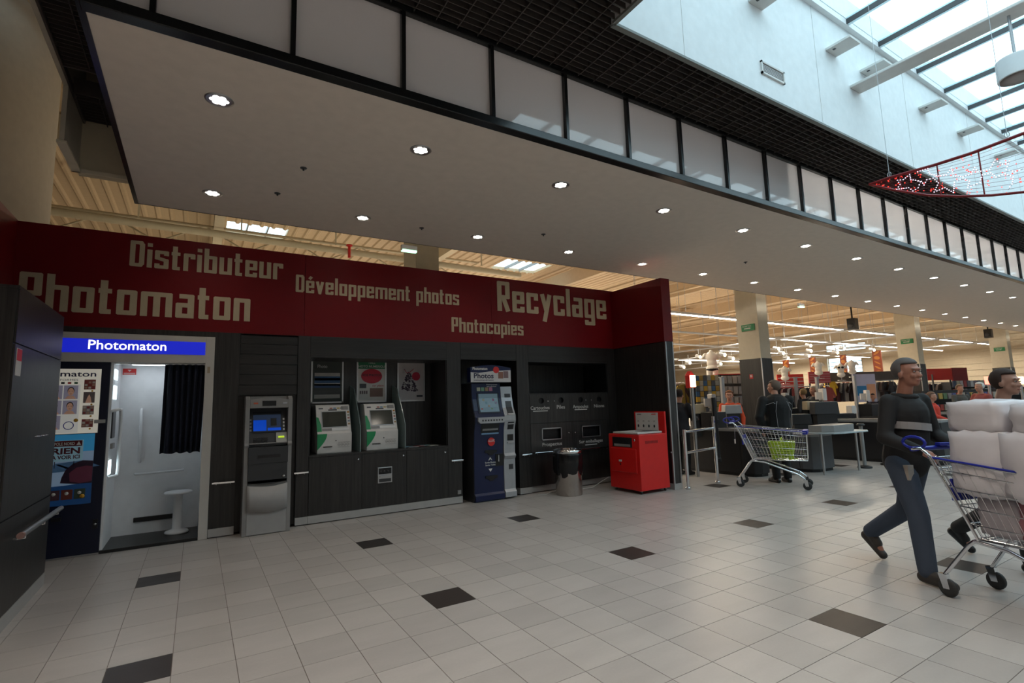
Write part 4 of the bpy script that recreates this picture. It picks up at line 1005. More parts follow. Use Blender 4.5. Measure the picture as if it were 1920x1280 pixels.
for y in (11.6, 20.5, 28.5, 36.5):
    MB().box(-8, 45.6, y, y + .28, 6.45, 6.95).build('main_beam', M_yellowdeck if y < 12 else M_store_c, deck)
for x in (-6, 0.2, 6.4, 12.5, 18.6, 24.7, 30.8, 37.0):
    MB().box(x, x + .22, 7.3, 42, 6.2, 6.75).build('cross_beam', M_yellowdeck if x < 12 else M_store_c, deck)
    if x > 10:
        for z in (6.0, 5.2): MB().tube([(x + 1.5, 8, z), (x + 1.5, 42, z)], .045, 8).build('service_pipe', M_store_c, deck)
struct('wall_store_back', MB().box(-8, 45.8, 42, 42.2, 0, 7.1), M_storew)
# end wall with horizontal cladding and windows
ew = MB(); W3 = [(20.3, 22.9, 2.7, 4.55), (19.9, 23.0, 5.05, 5.65)]
ys = [8.0, 19.9, 20.3, 22.9, 23.0, 42.2]
ew.box(45.6, 45.8, 8, 19.9, 0, 7.1); ew.box(45.6, 45.8, 23.0, 42.2, 0, 7.1); ew.box(45.6, 45.8, 19.9, 23.0, 0, 2.7); ew.box(45.6, 45.8, 19.9, 23.0, 4.55, 5.05); ew.box(45.6, 45.8, 19.9, 23.0, 5.65, 7.1); ew.box(45.6, 45.8, 19.9, 20.3, 2.7, 4.55)
endw = struct('wall_store_end', ew, M_storew)
for k in range(16):
    z = .4 + k * .42
    for a, b in ((8, 19.85), (23.05, 42)): MB().box(45.54, 45.6, a, b, z, z + .10).build('cladding_rib', M_storew, endw)
M_day = mat('daylit_window', (.7, .8, 1), .3, emis=1.1, ecol=(.70, .80, 1.0))
for k, (a, b, z0, z1) in enumerate(W3):
    w_ = struct('window_%d' % (k + 2), MB().box(45.62, 45.66, a, b, z0, z1), M_pane)
    mb = MB(); mb.box(45.56, 45.62, a, a + .05, z0, z1); mb.box(45.56, 45.62, b - .05, b, z0, z1); mb.box(45.56, 45.62, (a + b) / 2 - .03, (a + b) / 2 + .03, z0, z1); mb.box(45.56, 45.62, a, b, z0, z0 + .05); mb.box(45.56, 45.62, a, b, z1 - .05, z1)
    mb.build('window_frame', M_storew, w_)
    q = 0
    while z0 + .25 + q * .3 < z1 - .1: MB().box(45.5, 45.56, a, b, z0 + .25 + q * .3, z0 + .29 + q * .3).build('blind_slat', M_grey, w_); q += 1
# a pipe and hangers over the red band
t = thing('ceiling_pipe', 'thick cream pipe hanging under the store roof above the red band', 'pipe')
MB().tube([(-6, 12.7, 5.5), (8.5, 13.2, 5.5)], .085, 12).build('pipe', M_yellowdeck, t)
for x in (-1.2, .7, 2.8, 4.9, 7.0):
    MB().box(x, x + .03, 12.75 + .03 * x, 12.78 + .03 * x, 5.58, 7.0).build('hanger', M_yellowdeck, t)
t = thing('red_valve', 'small red sprinkler valve on the pipe above the red band', 'valve')
MB().tube([(3.15, 12.85, 5.30), (3.15, 12.85, 5.60)], .035, 8).build('valve_body', MATS['sticker_red'], t)
MB().lathe([(.07, 0), (.08, .02), (.07, .04)], (3.15, 12.85, 5.60), 14).build('valve_wheel', MATS['sticker_red'], t)
t = thing('truss', 'cream lattice truss over the red band', 'truss')
for a, b in (((-6, 15, 6.3), (8, 15, 6.3)), ((-6, 15, 5.75), (8, 15, 5.75))): MB().tube([a, b], .04, 6).build('chord', M_yellowdeck, t)
for k in range(14): MB().tube([(-6 + k, 15, 5.75 if k % 2 else 6.3), (-5 + k, 15, 6.3 if k % 2 else 5.75)], .022, 6).build('diagonal', M_yellowdeck, t)
# illuminated exit lamp hung at the soffit's edge
def exit_lamp(x, y, z, lab):
    t = thing('emergency_light', lab, 'sign', (x, y, z))
    local(t, MB().box(-.13, .13, -.03, .03, 0, .09), 'housing', M_paper, .006)
    local(t, MB().box(-.12, .12, -.034, .034, -.015, .015), 'diffuser', mat('exit_lit', (.6, 1, .75), .3, emis=1.6, ecol=(.45, 1, .6)))
exit_lamp(2.80, 7.6, 3.98, 'small green lit emergency light hanging above the band between the two words')
exit_lamp(14.2, 7.7, 3.95, 'small green lit emergency light at the soffit edge right of the first clad column')
# columns
for k, x in enumerate((3.20, 12.40, 21.75, 31.1)):
    t = thing('column', ['cream column rising behind the red band', 'nearest cream column with dark cladding, behind the checkouts', 'second cream clad column, behind the striding man', 'third cream clad column, near the right edge behind the woman in teal'][k], 'column', (x, 7.87 if k else 8.35, 0))
    local(t, MB().box(0, .44, 0, .62, 2.5, 7.0), 'shaft', M_colm, .004)
    local(t, MB().box(-.01, .45, -.01, .63, 0, 2.5), 'cladding', M_lamc, .002)
    if k:
        local(t, MB().box(-.018, .006, -.018, .006, 0, 2.5), 'corner_profile', M_alu); local(t, MB().box(.434, .458, -.018, .006, 0, 2.5), 'corner_profile', M_alu)
        e = local(t, MB().box(-.016, -.0, .10, .48, 3.25, 3.42), 'exit_plate', M_green)
        local(e, MB().add([(-.02, .40, 3.30), (-.02, .40, 3.325), (-.02, .25, 3.325), (-.02, .25, 3.30)], [(0, 1, 2, 3)]).prism([(.25, 3.29), (.25, 3.335), (.20, 3.312)], 'x', -.021, -.018), 'arrow', M_paper)
        o = text('SORTIE', Matrix(((0, 0, -1, x - .018), (-1, 0, 0, 7.87 + .45), (0, 1, 0, 3.355), (0, 0, 0, 1))), .05, M_paper, t, width=.26)
    if k == 1:
        s = local(t, MB().box(-.016, -.01, .26, .36, 1.98, 2.10), 'alarm_sign', MATS['sticker_red'])
        local(s, MB().box(-.018, -.016, .285, .305, 2.02, 2.085), 'white_mark', M_paper); local(s, MB().box(-.018, -.016, .315, .335, 2.02, 2.085), 'white_mark', M_paper)
# fluorescent rows
t = thing('tube_light', '', 'light')
local(t, MB().box(0, 2.16, -.05, .05, .0, .07), 'housing', M_paper)
local(t, MB().box(.02, 2.14, -.03, .03, -.03, .0), 'tube', M_tube)
local(t, MB().tube([(1.08, 0, .07), (1.08, 0, 2.72)], .008, 4), 'suspension', M_sil)
fst = True
for rn, y, z, x0, x1 in (('nearest', 10.9, 4.2, 10.0, 40), ('second', 13.9, 4.2, 22.0, 42), ('third', 19.0, 4.25, 26, 44), ('farthest', 25, 4.3, 24, 44)):
    x = x0; k = 0
    while x < x1:
        lab = 'lit fluorescent tube in the %s long row under the store roof' % rn
        if fst: t.location = (x, y, z); t['label'] = lab; t['group'] = 'fluorescent tubes in the %s row' % rn; fst = False
        else: dup(t, (x, y, z), 0, lab, 'fluorescent tubes in the %s row' % rn)
        x += 2.25; k += 1
for k, (a, b) in enumerate((((12, 12.85, 4.0), (21, 12.9, 4.0)), ((16, 15.2, 3.9), (26, 15.3, 3.9)), ((20, 9, 3.8), (20, 30, 3.8)), ((24, 9, 3.8), (24, 32, 3.8)), ((28.5, 9, 3.85), (28.5, 34, 3.85)), ((33, 9, 3.85), (33, 36, 3.85)))):
    t = thing('lighting_track', ['silver lighting track just below the nearest tube row', 'second silver lighting track running with the tubes', 'nearest cross track above the clothes', 'second cross track above the clothes', 'third cross track above the clothes', 'farthest cross track under the store roof'][k], 'track')
    MB().tube([a, b], .04, 6).build('track', M_sil, t)
    n = 4
    for q in range(n):
        f = (q + .5) / n; p = Vector(a).lerp(Vector(b), f)
        MB().tube([p, p + Vector((0, 0, 6.92 - p.z))], .012, 4).build('suspension', M_sil, t)
# spotlights
import itertools
SP = [(1356, 665, 17), (1372, 672, 18), (1310, 669, 19), (1291, 680, 19), (1280, 688, 20), (1349, 682, 20), (1457, 654, 18), (1466, 662, 19), (1475, 671, 20), (1517, 648, 19), (1518, 658, 20), (1514, 667, 21), (1567, 661, 19), (1580, 653, 20), (1636, 656, 22)]
def W(px, py, D):
    d = Vector(R3[2]) + Vector(R3[0]) * ((px - 960) / 959.1) - Vector(R3[1]) * ((py - 640) / 959.1)
    return Vector((0, 0, H)) + d * D
big = {1356, 1457, 1567}
t = thing('spotlight', '', 'light')
local(t, MB().tube([(0, 0, .05), (0, 0, .30)], .012, 6), 'stem', M_sil)
local(t, MB().tube([(0, .12, .05), (0, -.06, 0)], .06, 12), 'housing', M_sil)
local(t, MB().ball((0, -.065, -.005), (.055, .03, .055)), 'lens', M_warmlamp)
POS = ['left of the first column, brightest of all', 'just left of the first column below the brightest', 'farther left, over the leftmost racks', 'low at the left, second from the end wall post', 'lowest and leftmost over the racks', 'low, over the white mannequin', 'bright, just right of the first column', 'below the bright one right of the first column', 'lowest of the three right of the first column',
       'highest of the middle three', 'middle of the middle three', 'lowest of the middle three', 'bright, above the two right mannequins', 'upper one above the right mannequins', 'rightmost, by the tall orange banner']
for k, (a, b, D) in enumerate(SP):
    p = W(a, b, D); lab = 'warm lit store spotlight ' + POS[k]
    if k == 0: t.location = p; t['label'] = lab; t['group'] = 'warm spotlights in the store'
    else: dup(t, p, 0, lab, 'warm spotlights in the store')
# loudspeakers
for p, lab in ((Vector((19.6, 8.9, 3.95)), 'small black loudspeaker hanging under the store roof between two columns'), (Vector((30.5, 8.3, 4.05)), 'black loudspeaker beside the third column')):
    t = thing('loudspeaker', lab, 'speaker', p)
    local(t, MB().box(-.13, .13, -.13, .13, -.2, .2), 'case', M_blackp, .01); local(t, MB().box(-.02, .02, -.02, .02, .2, 3.0 if p.x < 20 else .6), 'bracket', M_blackp); local(t, MB().lathe([(.09, 0), (.07, .01)], n=14).xf(Matrix.Translation((-.13, 0, -.05)) @ Matrix.Rotation(-PI / 2, 4, 'Y')), 'cone', M_dgrey)
# orange hanging banners
for k, (px_, y0, y1, D) in enumerate(((1473, 675, 712, 25), (1523, 670, 708, 25), (1580, 665, 708, 25), (1643, 657, 703, 25))):
    a = W(px_, y0, D); b = W(px_, y1, D); t = thing('hanging_banner', 'narrow orange patterned hanging banner, %s' % ['leftmost of four', 'second from left', 'in front of the daylit window', 'rightmost and widest'][k], 'banner', (a.x, a.y, 0))
    w_ = .14 + .05 * (k == 3); local(t, MB().box(-.03, .03, -w_, w_, b.z - .3, a.z), 'panel', mat('banner_orange', (.17, .03, .01), .5))
    for q in range(5): z = b.z + (a.z - b.z) * (q + .5) / 5; local(t, MB().prism([(w_ * .7 * math.sin(2 * PI * r / 8 + q), z + .09 * math.cos(2 * PI * r / 8)) for r in range(8)], 'x', -.034, -.03), 'pattern_spot', mat('banner_gold', (.38, .14, .02), .5))
    local(t, MB().box(-.005, .005, -.005, .005, a.z, 7.0), 'cord', M_grey)

# ---------------------------------------------------------------- shelves, racks and goods
def gondola(name, lab, x0, y0, x1, y1, h, hc, n=4, header=None):
    """a shelf run facing the camera from (x0,y0) to (x1,y1)"""
    a = Vector((x0, y0, 0)); b = Vector((x1, y1, 0)); l = (b - a).length; ang = math.atan2(b.y - a.y, b.x - a.x)
    t = thing(name, lab, 'shelf', a, None, ang)
    local(t, MB().box(0, l, .30, .34, 0, h), 'back_panel', hc)
    for s in (0, l - .04): local(t, MB().box(s, s + .04, 0, .34, 0, h), 'side', M_dgrey)
    for k in range(n): z = .3 + (h - .35) * k / max(1, n - 1) * .9; local(t, MB().box(.04, l - .04, .0, .30, z, z + .025), 'shelf', M_sil)
    if header: local(t, MB().box(-.02, l + .02, -.02, .36, h, h + header[0]), 'header', header[1])
    return t, a, (b - a).normalized(), l
def goods(n, lab, grp, cat, mk, mats_, place, names=None, rowlen=None, rows=('bottom row', 'second row from below', 'third row from below', 'fourth row from below', 'fifth row from below', 'sixth row', 'seventh row', 'top row')):
    lab0 = lab
    for k in range(n):
        lab = (names[(k + 2 * (k // rowlen) if rowlen else k) % len(names)] + ' ' if names else '') + lab0 + (', ' + rows[k // rowlen] if rowlen else '')
        o = bpy.data.objects.new(mk[1], mk[0]); COL.objects.link(o)
        me = o.data.copy(); me.materials.clear(); me.materials.append(mats_[(k + 2 * (k // rowlen) if rowlen else k) % len(mats_)]); o.data = me
        o.location, o.rotation_euler = place(k); tag(o, lab, cat, grp)
def cols(pfx, cs): return [mat('%s_%d' % (pfx, k), c, .45) for k, c in enumerate(cs)]
def boxmesh(w, d, h, nm): 
    bm = bmesh.new(); bmesh.ops.create_cube(bm, size=1); bmesh.ops.scale(bm, vec=(w, d, h), verts=bm.verts); bmesh.ops.translate(bm, vec=(0, 0, h / 2), verts=bm.verts); bmesh.ops.bevel(bm, geom=bm.edges[:], offset=min(w, d, h) * .08, segments=1, affect='EDGES')
    me = bpy.data.meshes.new(nm); bm.to_mesh(me); bm.free(); return me
# blister pack rack left of the first column
t, a, d, l = gondola('blister_rack', 'dark pegboard rack of yellow and blue blister packs behind the red lamp', 11.55, 9.36, 12.25, 9.05, 2.15, M_dgrey, 2)
ang = math.atan2(d.y, d.x); nrm = Vector((d.y, -d.x, 0))
PK = cols('pack', ((.55, .33, .03), (.50, .42, .30), (.05, .12, .25), (.45, .28, .05), (.08, .08, .09), (.40, .38, .34)))
goods(48, 'small hanging blister pack on the dark pegboard rack', 'blister packs on the pegboard rack', 'pack', (boxmesh(.105, .04, .135, 'blister_pack'), 'blister_pack'), PK,
      lambda k: (a + d * (.09 + .115 * (k % 6)) + nrm * (.03 + .0) + Vector((0, 0, .98 + .145 * (k // 6))), (0, 0, ang)), ('yellow', 'beige', 'blue', 'orange', 'black', 'cream'), 6)
t, a2, d2, l2 = gondola('white_goods_rack', 'rack of white and pale packages between cashier and first column', 12.60, 9.30, 13.9, 8.72, 2.15, mat('rack_pale', (.45, .40, .36), .5), 5, (.03, MATS['sticker_red']))
ang2 = math.atan2(d2.y, d2.x); n2 = Vector((d2.y, -d2.x, 0))
goods(40, 'pale package on the rack left of the first column', 'pale packages on the rack', 'package', (boxmesh(.13, .05, .22, 'pale_package'), 'pale_package'), cols('pale', ((.55, .50, .46), (.50, .46, .44), (.58, .50, .45), (.45, .40, .38), (.52, .36, .34))),
      lambda k: (a2 + d2 * (.10 + .155 * (k % 8)) + n2 * .06 + Vector((0, 0, .70 + .30 * (k // 8))), (0, 0, ang2)), None, 8)
def garment_mesh():
    mb = MB(); mb.prism([(-.20, .0), (.20, .0), (.17, .45), (.25, .30), (.30, .36), (.18, .62), (.05, .66), (-.05, .66), (-.18, .62), (-.30, .36), (-.25, .30), (-.17, .45)], 'y', -.045, .045)
    return mb.mesh('garment', M_grey)
GM = garment_mesh()
# clothes rails
def cname(c): return 'black' if max(c) < .025 else 'dark brown' if max(c) < .09 and c[0] >= c[2] else 'navy' if c[2] > c[0] else 'beige' if min(c) > .1 else 'yellow' if c[1] > .1 else 'red'
def rail_of_clothes(lab, p0, p1, n, z, cs, pf):
    p0 = Vector(p0); p1 = Vector(p1); ang = math.atan2(p1.y - p0.y, p1.x - p0.x)
    t = thing('clothes_rail', lab, 'rack')
    MB().tube([p0 + Vector((0, 0, z)), p1 + Vector((0, 0, z))], .018, 8).build('rail', M_chrome, t)
    for p in (p0, p1):
        MB().tube([p + Vector((0, 0, 0)), p + Vector((0, 0, z))], .018, 8).build('post', M_chrome, t)
    goods(n, 'garment hanging on the %s' % lab, 'garments on the ' + lab, 'garment', (GM, 'garment'), cols(pf, cs),
          lambda k: (p0.lerp(p1, (k + .5) / n) + Vector((0, 0, z - .70)), (0, 0, ang + .35 + .3 * math.sin(k * 2.1))), tuple(cname(c) for c in cs))
DK = ((.02, .015, .018), (.03, .02, .022), (.012, .012, .014), (.10, .03, .03), (.02, .02, .03), (.22, .19, .17), (.04, .025, .025))
rail_of_clothes('dark clothes rail behind the tills, right half', (18.6, 9.6, 0), (20.9, 8.4, 0), 16, 1.95, DK, 'ga')
rail_of_clothes('dark clothes rail behind the woman in black', (15.6, 9.8, 0), (17.6, 8.9, 0), 12, 1.80, DK[:5] + ((.3, .05, .04),), 'gb')
rail_of_clothes('clothes rail at the far left by the end wall', (11.0, 10.2, 0), (11.6, 9.7, 0), 7, 1.95, ((.03, .02, .02), (.05, .02, .02), (.3, .2, .03), (.2, .03, .03)), 'gc')
rail_of_clothes('far clothes rail right of the violet display panel', (22.5, 9.8, 0), (25.0, 8.2, 0), 14, 1.85, DK, 'gd')
o = bpy.data.objects.new('garment', GM.copy()); o.data.materials.clear(); o.data.materials.append(mat('yellow_cloth', (.65, .40, .02), .6)); COL.objects.link(o); o.location = W(1559, 742, 17.6); o.rotation_euler = (0, 0, -.5); o.scale = (.8, 1, .8)
tag(o, 'bright yellow garment hanging among the dark clothes', 'garment')
tt = thing('stand', 'slim chrome stand carrying the yellow garment', 'stand', (o.location.x, o.location.y + .08, 0)); local(tt, MB().tube([(0, 0, 0), (0, 0, o.location.z + .55)], .012, 8), 'pole', M_chrome); local(tt, MB().lathe([(.15, 0), (.15, .02)], n=16), 'base', M_chrome)
# red header boards
def board(lab, A, B, z0, z1, m_, nm='header_board', th=.05):
    A = Vector((A[0], A[1], 0)); B = Vector((B[0], B[1], 0)); l = (B - A).length
    t = thing(nm, lab, 'board', A, None, math.atan2(B.y - A.y, B.x - A.x))
    local(t, MB().box(0, l, 0, th, z0, z1), 'panel', m_, .006)
    for x in (.03, l - .07): local(t, MB().box(x, x + .04, th, th + .04, 0, z1 - .03), 'post', M_dgrey)
    return t, l
M_rb = mat('header_red', (.55, .025, .012), .45)
t, l = board('bright red header board with slats right of the first column', (16.4, 9.9), (17.15, 9.45), 1.75, 2.22, M_rb)
for k in range(3): local(t, MB().box(.02, l - .02, -.015, 0, 1.85 + .12 * k, 1.87 + .12 * k), 'slat', M_paper)
t, l = board('pinkish red slatted board beside the bright red one', (17.3, 9.35), (17.95, 9.0), 1.9, 2.28, mat('header_pink', (.38, .05, .06), .45))
for k in range(4): local(t, MB().box(.02, l - .02, -.015, 0, 1.95 + .08 * k, 1.965 + .08 * k), 'slat', mat('pink_slat', (.5, .3, .3), .5))
board('dark brown header board over the dark clothes', (18.2, 9.3), (20.6, 8.0), 1.95, 2.25, mat('header_brown', (.07, .05, .04), .5))
board('long thin red shelf header left of the striding man', (21.0, 8.5), (23.6, 8.1), 2.15, 2.26, M_rb)
t, l = board('large red header board right of the striding man', (24.05, 8.75), (25.2, 8.10), 1.95, 2.40, M_rb)
board('dark red header end panel right of the large red board', (25.25, 8.10), (26.1, 7.9), 1.3, 2.42, mat('header_dark_red', (.22, .015, .015), .5))
# display screen panel
t, l = board('pale violet display panel with coloured pictures above the tills', (17.48, 8.1), (18.1, 7.75), 1.25, 2.12, mat('violet_panel', (.42, .40, .52), .4), 'display_panel')
local(t, MB().box(.05, l * .55, -.01, 0, 1.45, 1.75), 'blue_picture', C('dp1', (.02, .15, .32))); local(t, MB().box(l * .58, l - .03, -.01, 0, 1.35, 1.8), 'orange_picture', C('dp2', (.6, .28, .15)))
# magazine shelves right
t, a3, d3, l3 = gondola('magazine_shelf', 'shelf of magazines and boxes right of the striding man', 24.3, 7.9, 26.9, 6.9, 1.85, M_dgrey, 5)
ang3 = math.atan2(d3.y, d3.x); n3 = Vector((d3.y, -d3.x, 0))
goods(64, 'small boxed item on the magazine shelf', 'items on the magazine shelf', 'box', (boxmesh(.14, .06, .24, 'boxed_item'), 'boxed_item'), cols('mag', ((.35, .30, .30), (.30, .05, .05), (.12, .10, .12), (.45, .42, .42), (.20, .15, .18), (.05, .06, .10), (.40, .34, .25))),
      lambda k: (a3 + d3 * (.12 + .16 * (k % 16)) + n3 * .04 + Vector((0, 0, .72 + .31 * (k // 16))), (0, 0, ang3)), ('grey', 'red', 'dark', 'white', 'mauve', 'black', 'beige'), 16)
for q, (xa, ya, xb, yb, zz, lab) in enumerate(((13.6, 9.6, 15.4, 8.8, 1.5, 'low shelf of mixed goods behind the woman in black'), (20.9, 7.6, 23.6, 6.3, 1.55, 'low shelf of mixed goods behind the striding man'), (27.0, 7.0, 30.0, 5.3, 1.6, 'far shelf of mixed goods near the right edge'))):
    t, a4, d4, l4 = gondola('goods_shelf', lab, xa, ya, xb, yb, zz, M_dgrey, 4)
    an4 = math.atan2(d4.y, d4.x); n4 = Vector((d4.y, -d4.x, 0)); nc = int(l4 / .17) - 1
    goods(nc * 3, 'packaged item, ' + lab, 'items on the ' + lab, 'box', (boxmesh(.13, .07, .2, 'packaged_item'), 'packaged_item'), cols('mix%d' % q, ((.3, .05, .04), (.35, .32, .28), (.05, .06, .08), (.42, .30, .08), (.10, .18, .10), (.25, .22, .22), (.08, .1, .25))),
          lambda k, a4=a4, d4=d4, n4=n4, an4=an4, nc=nc, zz=zz: (a4 + d4 * (.12 + .17 * (k % nc)) + n4 * .03 + Vector((0, 0, zz - .30 - .38 * (k // nc))), (0, 0, an4)), ('red', 'white', 'black', 'yellow', 'green', 'grey', 'blue'), nc, ('top shelf', 'middle shelf', 'bottom shelf'))
# mannequin torsos
def torso(p, lab, col, full=False):
    t = thing('mannequin', lab, 'mannequin', p)
    mb = MB(); mb.ball((0, 0, .30), (.17, .10, .16)); mb.ball((0, 0, .12), (.14, .09, .16)); mb.ball((0, 0, -.04), (.17, .11, .12))
    mb.tube([(0, 0, .40), (0, 0, .50)], [.06, .05], 12); mb.limb((.17, 0, .36), (.24, 0, .28), .06, .045); mb.limb((-.17, 0, .36), (-.24, 0, .28), .06, .045)
    if full: mb.limb((.08, 0, -.08), (.09, 0, -.42), .085, .065); mb.limb((-.08, 0, -.08), (-.09, 0, -.42), .085, .065)
    me = remesh(mb, .018, 'mannequin_body'); o = bpy.data.objects.new('torso', me); me.materials.append(col); COL.objects.link(o); o.parent = t; return t
def remesh(mb, vox, nm, smooth=3):
    me = mb.mesh(nm, []); o = bpy.data.objects.new(nm, me); COL.objects.link(o)
    r = o.modifiers.new('r', 'REMESH'); r.mode = 'VOXEL'; r.voxel_size = vox; r.use_smooth_shade = True
    s_ = o.modifiers.new('s', 'SMOOTH'); s_.iterations = smooth; s_.factor = .5
    dg = bpy.context.evaluated_depsgraph_get(); m2 = bpy.data.meshes.new_from_object(o.evaluated_get(dg)); bpy.data.objects.remove(o); m2.name = nm
    return m2
M_mq = mat('mannequin_white', (.82, .76, .68), .5)
ms = (1335, 688, 15, True), (1472, 707, 16.3, False), (1535, 697, 16.6, False), (1577, 701, 17.0, False), (1598, 695, 17.0, False)
labs = ('tall headless white mannequin in dark briefs left of the first column', 'white mannequin bust right of the woman in black', 'plain pale mannequin bust standing on the brown header', 'mannequin bust in a dark bra', 'pale mannequin bust in front of the window')
for (a_, b_, D, f), lab in zip(ms, labs):
    p = W(a_, b_, D); t = torso(p, lab, M_mq, f); t.rotation_euler = (0, 0, -1.0)
    if not f: t.scale = (.72, .72, .72)
    if f: local(t, MB().ball((0, 0, -.07), (.178, .118, .07)), 'briefs', M_blackp)
    if 'bra' in lab: local(t, MB().ball((-.07, -.085, .30), (.06, .03, .05)).ball((.07, -.085, .30), (.06, .03, .05)), 'bra', M_blackp)
    zb = -p.z if f else -.30
    local(t, MB().tube([(0, 0, -.1), (0, 0, zb)], .02, 8), 'pole', M_chrome)
    local(t, MB().lathe([(.18, 0), (.18, .02)], (0, 0, zb), 16), 'base', M_chrome)

# ---------------------------------------------------------------- checkouts
def checkout(x, y, w, ln, lab, m_=None, h=.86):
    t = thing('checkout_counter', lab, 'checkout', (x, y, 0)); m_ = m_ or M_dgrey
    poly = [(0, .25), (.06, .08), (.2, 0), (w - .2, 0), (w - .06, .08), (w, .25), (w, ln), (0, ln)]
    local(t, MB().prism(poly, 'z', .06, h - .05), 'body', m_, .004)
    local(t, MB().prism([(p[0] * .96 + w * .02, p[1] + .03) for p in poly], 'z', 0, .06), 'kick', M_blackp)
    local(t, MB().prism(poly, 'z', h - .05, h), 'rim', M_grey, .004)
    local(t, MB().box(.10, w * .6, .6, ln - .1, h, h + .012), 'conveyor_belt', M_rubber)
    for k in range(3): local(t, MB().box(-.003, .004, .3 + k * ln / 3.3, .31 + k * ln / 3.3, .08, h - .06), 'panel_joint', M_blackp)
    return t
M_ck = mat('checkout_dark', (.012, .012, .014), .4)
checkout(9.0, 6.0, .60, 4.2, 'black checkout counter nearest the end wall, behind the chrome rail', M_ck, .90)
checkout(10.32, 5.62, .9, 4.0, 'grey checkout counter end with a pale round-edged table, right of the trolley', mat('checkout_grey', (.085, .085, .09), .4), .74)
checkout(12.9, 4.5, .9, 3.5, 'black checkout counter behind the grey table end', M_ck, .92)
checkout(16.95, 4.0, .85, 3.9, 'black checkout counter behind the striding man', M_ck, .95)
checkout(20.6, 3.0, .9, 3.2, 'far checkout counter behind the woman in teal', M_dgrey, .98)
t = thing('bagging_table', 'pale blue-grey round-edged table top at the end of the grey checkout', 'table', (10.05, 5.05, 0))
poly = [(.0, .65), (.0, .3), (.1, .08), (.3, 0), (1.1, -.05), (1.3, .05), (1.36, .25), (1.36, .65)]
local(t, MB().prism(poly, 'z', .775, .80), 'top', mat('table_pale', (.36, .42, .45), .3), .004)
local(t, MB().tube([(1.25, .25, 0), (1.25, .25, .775)], .022, 10), 'leg', M_alu); local(t, MB().tube([(.15, .35, 0), (.15, .35, .775)], .022, 10), 'leg', M_alu)
o = MB().prism([(10.15, 5.35), (10.3, 5.2), (11.05, 5.2), (11.2, 5.35), (11.2, 5.6), (10.15, 5.6)], 'z', .80, .93).build('scanner_box', M_grey, None, .008); tag(o, 'grey plastic scanner box on the pale round-edged table', 'scanner')
def monitor(p, lab, rz, col, sc_=1.0):
    t = thing('till_monitor', lab, 'monitor', p, None, rz)
    local(t, MB().box(-.19 * sc_, .19 * sc_, -.03, .05, .08, .08 + .30 * sc_), 'case', col, .01); local(t, MB().box(-.155 * sc_, .155 * sc_, -.034, -.03, .115, .05 + .29 * sc_), 'screen', mat('till_screen', (.08, .09, .09), .2))
    local(t, MB().prism([(-.1, .05), (.1, .05), (.06, .16), (-.06, .16)], 'z', .11, .28), 'rear_hump', col); local(t, MB().box(-.02, .02, .0, .03, .0, .1), 'foot', M_dgrey); local(t, MB().box(-.1, .1, -.06, .08, -.0, .015), 'base', M_dgrey)
def stand(p, z, lab): tag(MB().box(p.x - .18, p.x + .18, p.y - .15, p.y + .15, z, p.z).build('till_unit', M_ck, None, .008), lab, 'till')
for (a_, b_, D, rz, lab, zt) in ((1337, 772, 10.6, .9, 'grey till monitor above the nearest checkout, seen from behind', .90), (1545, 757, 12.2, .75, 'white till monitor right of the woman in black', .74), (1628, 757, 13.6, .6, 'white-framed monitor with a grey screen left of the striding man', .92), (1475, 765, 12.2, .8, 'pale card terminal unit behind the woman in black', .74)):
    p = W(a_, b_, D); monitor(p, lab, rz - PI / 2 * 0, M_lgrey if 'white' not in lab else M_paper, .95)
    tag(MB().box(p.x - .2, p.x + .2, p.y - .16, p.y + .16, zt, p.z).build('till_unit', M_ck, None, .01), 'black till unit under the ' + lab, 'till')
for k, (a_, b_, D, w_, h_, c, lab) in enumerate(((1372, 775, 10.9, .36, .18, M_lgrey, 'cream till screen housing in front of the red cashier'), (1308, 775, 10.8, .30, .20, mat('box_cream', (.5, .42, .28), .5), 'cream cardboard box on the nearest checkout'), (1521, 768, 12, .3, .2, MATS['box_cream'], 'cream box behind the second checkout'),
                                       (1546, 776, 11.6, .55, .28, M_dgrey, 'dark grey till back panel right of the trolley'), (1597, 775, 12.8, .12, .2, M_paper, 'white paper notice on a till post'), (1500, 795, 11.2, .42, .22, M_ck, 'black plastic till base on the grey checkout'), (1580, 790, 12.6, .5, .2, M_ck, 'black plastic till base beside the round-edged table'))):
    p = W(a_, b_, D)
    o = MB().prism([(-w_ / 2, 0), (w_ / 2, 0), (w_ / 2 * .9, h_), (-w_ / 2 * .9, h_)], 'y', -.12, .12).build('till_box', c, None, .01); o.location = p; o.rotation_euler = (0, 0, -.6)
    tag(o, lab, 'box')
    q = MB().box(-w_ * .4, w_ * .4, -.1, .1, .72 - p.z, -.001).build('pedestal', M_ck, o)
    q.matrix_parent_inverse = Matrix.Identity(4)
